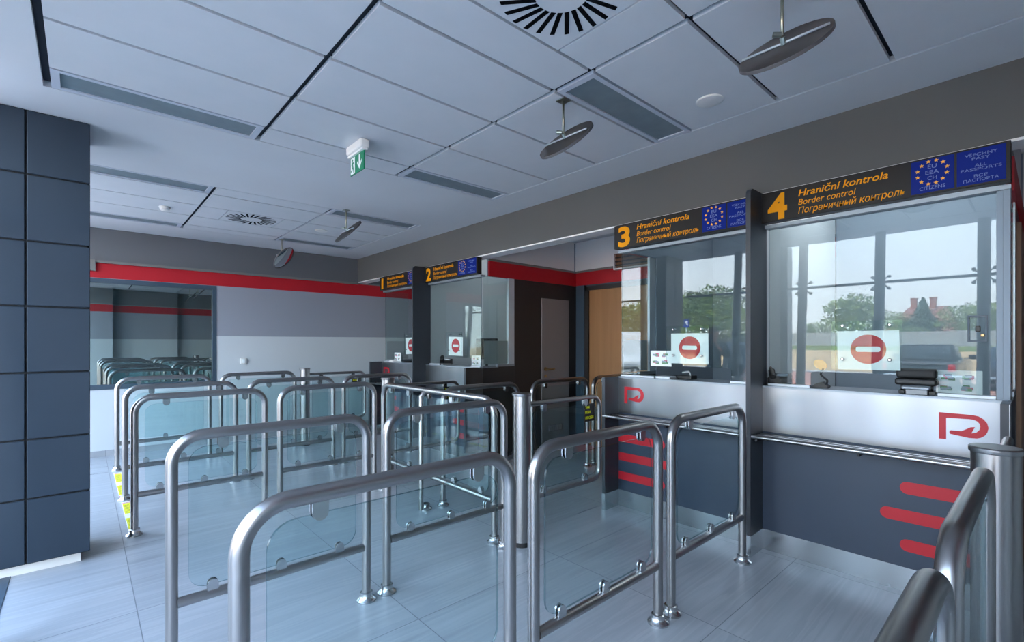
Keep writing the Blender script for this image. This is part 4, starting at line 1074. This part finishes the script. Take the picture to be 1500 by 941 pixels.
# vehicles
def car(loc, rz, paint, label, name='car', pickup=False, van=False):
    t = thing(name, label, 'van' if van else 'car', loc, rz)
    # local +x is the front; side profile extruded across y
    m4 = lambda w_: Matrix(((1, 0, 0, 0), (0, 0, -1, w_ / 2), (0, 1, 0, 0), (0, 0, 0, 1)))
    if van:
        body = [(-2.4, 0.35), (2.3, 0.35), (2.4, 0.9), (1.75, 1.15), (1.2, 2.05), (0.9, 2.15), (-2.35, 2.15), (-2.42, 1.2)]; wd = 1.9; cab = None
    elif pickup:
        body = [(-2.5, 0.45), (2.4, 0.4), (2.5, 0.75), (2.35, 0.98), (0.95, 1.08), (-2.5, 1.05)]; wd = 1.86
        cab = [(-0.75, 1.05), (0.95, 1.06), (0.35, 1.6), (-0.55, 1.6)]
    else:
        body = [(-2.1, 0.35), (2.1, 0.32), (2.18, 0.62), (2.0, 0.82), (0.9, 0.95), (-1.95, 0.98), (-2.15, 0.8)]; wd = 1.78
        cab = [(-1.7, 0.96), (0.95, 0.94), (0.25, 1.46), (-1.1, 1.48)]
    b = B(); prism(b, body, wd, m4(wd)); bmesh.ops.bevel(b, geom=b.edges[:], offset=0.06, segments=2, affect='EDGES', profile=0.5); obj('body', b, paint, t)
    if cab:
        b = B(); prism(b, cab, wd * 0.86, m4(wd * 0.86))
        for v in b.verts:
            if v.co.z > 1.2: v.co.y *= 0.86
        bmesh.ops.bevel(b, geom=b.edges[:], offset=0.05, segments=2, affect='EDGES', profile=0.5); obj('cabin', b, paint, t)
        zt = max(p[1] for p in cab)
        def lerp(p, q, k): return (p[0] + (q[0] - p[0]) * k, p[1] + (q[1] - p[1]) * k)
        for (p, q), nm, sgn in (((cab[0], cab[3]), 'rear_window', -1), ((cab[1], cab[2]), 'windscreen', 1)):
            a_, c_ = lerp(p, q, 0.12), lerp(p, q, 0.88); b = B()
            vs = [b.verts.new((x + sgn * dx, y, z)) for dx in (0.0, 0.012) for (x, y, z) in ((a_[0], -wd * 0.36, a_[1]), (a_[0], wd * 0.36, a_[1]), (c_[0], wd * 0.32, c_[1]), (c_[0], -wd * 0.32, c_[1]))]
            for f_ in ((0, 1, 2, 3), (7, 6, 5, 4), (0, 4, 5, 1), (1, 5, 6, 2), (2, 6, 7, 3), (3, 7, 4, 0)): b.faces.new([vs[i] for i in f_])
            obj(nm, b, M['car_glass'], t)
        for s in (-1, 1):
            b = B(); w2 = wd * 0.43
            P4 = [(cab[0][0] + 0.2, 1.08), (cab[1][0] - 0.25, 1.06), (cab[2][0] - 0.05, zt - 0.1), (cab[3][0] + 0.1, zt - 0.1)]
            vs = [b.verts.new((p[0], s * (w2 * (1 if p[1] < 1.2 else 0.87) + dy), p[1])) for dy in (-0.02, 0.012) for p in P4]
            for f_ in ((0, 1, 2, 3), (7, 6, 5, 4), (0, 4, 5, 1), (1, 5, 6, 2), (2, 6, 7, 3), (3, 7, 4, 0)): b.faces.new([vs[i] for i in f_])
            obj('side_window', b, M['car_glass'], t)
    else:
        for s in (-1, 1):
            b = B(); box(b, 0.2, 1.3, s * wd / 2 - 0.01, s * wd / 2 + 0.012, 1.2, 1.85); obj('side_window', b, M['car_glass'], t)
        b = B(); box(b, -2.44, -2.40, -0.7, 0.7, 1.25, 1.85); obj('rear_window', b, M['car_glass'], t)
    for x in (body[0][0] + 0.75, body[1][0] - 0.7):
        for s in (-1, 1):
            b = B(); lathe(b, [(0.2, -0.1), (0.33, -0.1), (0.34, -0.06), (0.34, 0.06), (0.33, 0.1), (0.2, 0.1), (0.18, 0.06), (0, 0.06)], (x, s * (wd / 2 - 0.1), 0.34), 24, (0, s, 0)); obj('wheel', b, M['tyre'], t)
    for s in (-1, 1):
        b = B(); zl = 0.75 if not van else 0.9; rbox(b, body[0][0] - 0.03, body[0][0] + 0.08, s * (wd / 2 - 0.1) - 0.09, s * (wd / 2 - 0.1) + 0.09, zl, zl + 0.24, 0.02, 1); obj('tail_lamp', b, M['tail'], t)
        b = B(); zz = 1.08 if not van else 1.25; xm = 0.75 if not van else 1.5; rbox(b, xm - 0.05, xm + 0.05, s * (wd / 2 + 0.12) - 0.1, s * (wd / 2 + 0.12) + 0.1, zz, zz + 0.16, 0.03, 2); tube(b, [(xm, s * (wd / 2 - 0.1), zz + 0.03), (xm, s * (wd / 2 + 0.06), zz + 0.05)], 0.02, 6); obj('wing_mirror', b, paint, t)
_, yc, _ = mirr(1362, -13.8); car((-13.8 - 1.5, yc + 0.2, ground_z(-14)), PI, M['car_black'], 'dark pickup car mirrored in booth 4 glass beside the no-entry notice', pickup=True)
_, yc, _ = mirr(1452, -15.5); car((-15.5 - 2.0, yc - 0.6, ground_z(-16)), PI, M['car_blue'], 'slate car mirrored at the right edge of booth 4 glass')
_, yc, _ = mirr(930, -11.5); car((-11.5, yc + 0.4, ground_z(-11.5)), -0.9, M['van_white'], 'white van mirrored at the left edge of booth 3 glass', 'van', van=True)

# parking sign
_, yc, d = mirr(1006, -13.0)
t = thing('parking_sign', 'small blue parking sign mirrored in booth 3 glass', 'sign', (-13.0, yc, ground_z(-13)))
zc_ = 1.4 + (502 - 474) * d / 702 - ground_z(-13)
b = B(); tube(b, [(0, 0, -0.05), (0, 0, zc_ + 0.2)], 0.025, 10); obj('sign_post', b, M['zinc'], t)
b = B(); box(b, 0.026, 0.034, -0.13, 0.13, zc_ - 0.19, zc_ + 0.19); pn = obj('sign_plate', b, M['sign_blue'], t)
text('letter', 'P', M['white_paper'], Matrix(((0, 0, 1, 0.034), (1, 0, 0, -0.06), (0, 1, 0, zc_ - 0.1), (0, 0, 0, 1))), 0.13, 0.22, pn, 0, 0.02)
# steel rail along the car park
_, yc, d = mirr(1090, -5.5)
t = thing('guard_rail', 'low pale guard rail mirrored near the ground outside', 'rail', (-7.5, 6, ground_z(-7.5)))
b = B(); tube(b, [(0, -9, 0.75), (0, 9, 0.75)], 0.03, 10); obj('rail_tube', b, M['pale_alu'], t)
for k in range(7):
    b = B(); tube(b, [(0, -9 + 3 * k, -0.05), (0, -9 + 3 * k, 0.75)], 0.025, 8); obj('rail_post', b, M['pale_alu'], t)

# two people outside
def skinmesh(name, verts, edges, radii, m, parent, root=0, sub=2):
    me = bpy.data.meshes.new(name); me.from_pydata([tuple(v) for v in verts], edges, []); me.update()
    o = bpy.data.objects.new(name, me); C.objects.link(o); o.parent = parent
    me.materials.append(m)
    md = o.modifiers.new('skin', 'SKIN'); md.use_smooth_shade = True
    sv = me.skin_vertices[0].data
    for i, r in enumerate(radii):
        sv[i].radius = r if isinstance(r, tuple) else (r, r); sv[i].use_root = (i == root)
    s2 = o.modifiers.new('sub', 'SUBSURF'); s2.levels = sub; s2.render_levels = sub
    return o
def person(loc, rz, top, label, arm_up):
    t = thing('person', label, 'person', loc, rz)
    V = []; E = []; Rr = []
    def chain(pts, rs, start=None):
        prev = start
        for p, r in zip(pts, rs):
            V.append(p); Rr.append(r); i = len(V) - 1
            if prev is not None: E.append((prev, i))
            prev = i
        return prev
    # body: x forward, y left
    chain([(0, 0, 0.95), (0, 0, 1.10), (0, 0, 1.25), (0, 0, 1.40), (0, 0, 1.47), (0.01, 0, 1.53)], [(0.11, 0.08), (0.10, 0.075), (0.12, 0.085), (0.105, 0.075), (0.055, 0.055), (0.052, 0.055)])
    chain([(0.015, 0, 1.58), (0.02, 0, 1.65), (0.01, 0, 1.72)], [(0.072, 0.082), (0.084, 0.1), (0.064, 0.078)], 5)
    hands = []
    for s in (1, -1):
        chain([(0, s * 0.10, 0.90), (0.01, s * 0.105, 0.50), (-0.01, s * 0.11, 0.09), (0.13, s * 0.12, 0.04)], [0.07, 0.052, 0.038, 0.034], 0)
        if arm_up:
            pts = [(0, s * 0.19, 1.40), (0.06, s * 0.27, 1.16), (0.28, s * 0.16, 1.30), (0.36, s * 0.10, 1.40)]
        else:
            pts = [(0, s * 0.19, 1.40), (-0.01, s * 0.25, 1.14), (0.06, s * 0.25, 0.90), (0.08, s * 0.245, 0.82)]
        chain(pts, [0.05, 0.04, 0.031, 0.029], 3); hands.append((pts[-1], pts[-2], s))
        dirv = (Vector(pts[-1]) - Vector(pts[-2])).normalized(); base = len(V) - 1
        side = dirv.cross(Vector((0, 0, 1)));
        side = side.normalized() if side.length > 0.2 else Vector((1, 0, 0))
        for k, L in enumerate((0.07, 0.08, 0.075, 0.06)):
            o_ = side * (-0.027 + 0.018 * k)
            chain([Vector(pts[-1]) + o_ + dirv * 0.03, Vector(pts[-1]) + o_ + dirv * (0.03 + L * 0.6), Vector(pts[-1]) + o_ * 0.9 + dirv * (0.03 + L) + Vector((0.012, 0, 0))], [0.011, 0.009, 0.008], base)
        chain([Vector(pts[-1]) + side * 0.04 + dirv * 0.01, Vector(pts[-1]) + side * 0.06 + dirv * 0.045], [0.012, 0.009], base)
    skinmesh('body', V, E, Rr, M['skin'], t)
    b = B(); prism(b, [(-0.02, 0.0), (0.02, 0.0), (0.0, 0.05)], 0.02, Matrix(((0, 0, 1, 0.085), (1, 0, 0, 0), (0, 1, 0, 1.605), (0, 0, 0, 1)))); obj('nose', b, M['skin'], t)
    for s in (1, -1):
        b = B(); bmesh.ops.create_uvsphere(b, u_segments=10, v_segments=8, radius=0.013)
        for v in b.verts: v.co = Vector((v.co.x * 0.6 + 0.083, v.co.y + s * 0.033, v.co.z * 0.7 + 1.655))
        obj('eye', b, M['hair'], t)
        b = B(); bmesh.ops.create_uvsphere(b, u_segments=10, v_segments=8, radius=0.03)
        for v in b.verts: v.co = Vector((v.co.x * 0.6, v.co.y * 0.35 + s * 0.083, v.co.z + 1.635))
        obj('ear', b, M['skin'], t)
    b = B(); rbox(b, 0.07, 0.086, -0.024, 0.024, 1.575, 1.584, 0.003, 2); obj('mouth', b, M['lip'], t)
    b = B(); bmesh.ops.create_uvsphere(b, u_segments=28, v_segments=18, radius=0.1)
    for v in b.verts: v.co = Vector((v.co.x - 0.008, v.co.y * 0.88, v.co.z * 0.95 + 1.69))
    bmesh.ops.delete(b, geom=[v for v in b.verts if v.co.z < 1.69 and v.co.x > -0.02 or v.co.z < 1.60], context='VERTS')
    for f_ in b.faces: f_.smooth = True
    obj('hair', b, M['hair'], t)
    # clothing
    V2 = [(0, 0, 0.80), (0, 0, 0.92), (0, 0, 1.10), (0, 0, 1.26), (0, 0, 1.41), (0, 0, 1.47)]; E2 = [(0, 1), (1, 2), (2, 3), (3, 4), (4, 5)]; R2 = [(0.19, 0.15), (0.19, 0.15), (0.175, 0.135), (0.19, 0.145), (0.165, 0.125), (0.09, 0.09)]
    for (h, e_, s) in hands:
        el = Vector((0.06, s * 0.27, 1.16)) if arm_up else Vector((-0.01, s * 0.25, 1.14))
        n0 = len(V2); V2 += [(0, s * 0.19, 1.40), tuple(el), tuple(Vector(e_) * 0.95 + el * 0.05)]; E2 += [(4, n0), (n0, n0 + 1), (n0 + 1, n0 + 2)]; R2 += [0.085, 0.066, 0.05]
    skinmesh('top', V2, E2, R2, top, t)
    V3 = [(0, 0, 0.93), (0, 0, 1.03)]; E3 = [(0, 1)]; R3 = [(0.17, 0.13), (0.165, 0.125)]
    for s in (1, -1):
        n0 = len(V3); V3 += [(0, s * 0.10, 0.88), (0.01, s * 0.105, 0.50), (-0.01, s * 0.11, 0.10)]; E3 += [(0, n0), (n0, n0 + 1), (n0 + 1, n0 + 2)]; R3 += [0.105, 0.08, 0.07]
    skinmesh('trousers', V3, E3, R3, M['trousers'], t)
    for s in (1, -1):
        b = B(); rbox(b, -0.07, 0.19, s * 0.115 - 0.045, s * 0.115 + 0.045, 0, 0.085, 0.03, 3); obj('shoe', b, M['black_soft'], t)
    if arm_up:
        b = B(); rbox(b, 0.38, 0.44, -0.075, 0.075, 1.36, 1.45, 0.012, 2); lathe(b, [(0.035, 0), (0.035, 0.07), (0, 0.07)], (0.44, 0, 1.405), 16, (1, 0, 0))
        tag(obj('hand_camera', b, M['black']), 'black camera held up by the person in the dark jacket', 'camera').matrix_world = t.matrix_basis.copy()
_, yc, _ = mirr(1046, -2.8); person((-2.8, yc, ground_z(-2.8)), -0.3, M['jacket'], 'person in a dark jacket holding up a camera, mirrored in booth 3 glass', True)
_, yc, _ = mirr(1078, -3.2); person((-3.2, yc, ground_z(-3.2)), 0.3, M['shirt'], 'person in a grey shirt standing with arms down, mirrored in booth 3 glass', False)
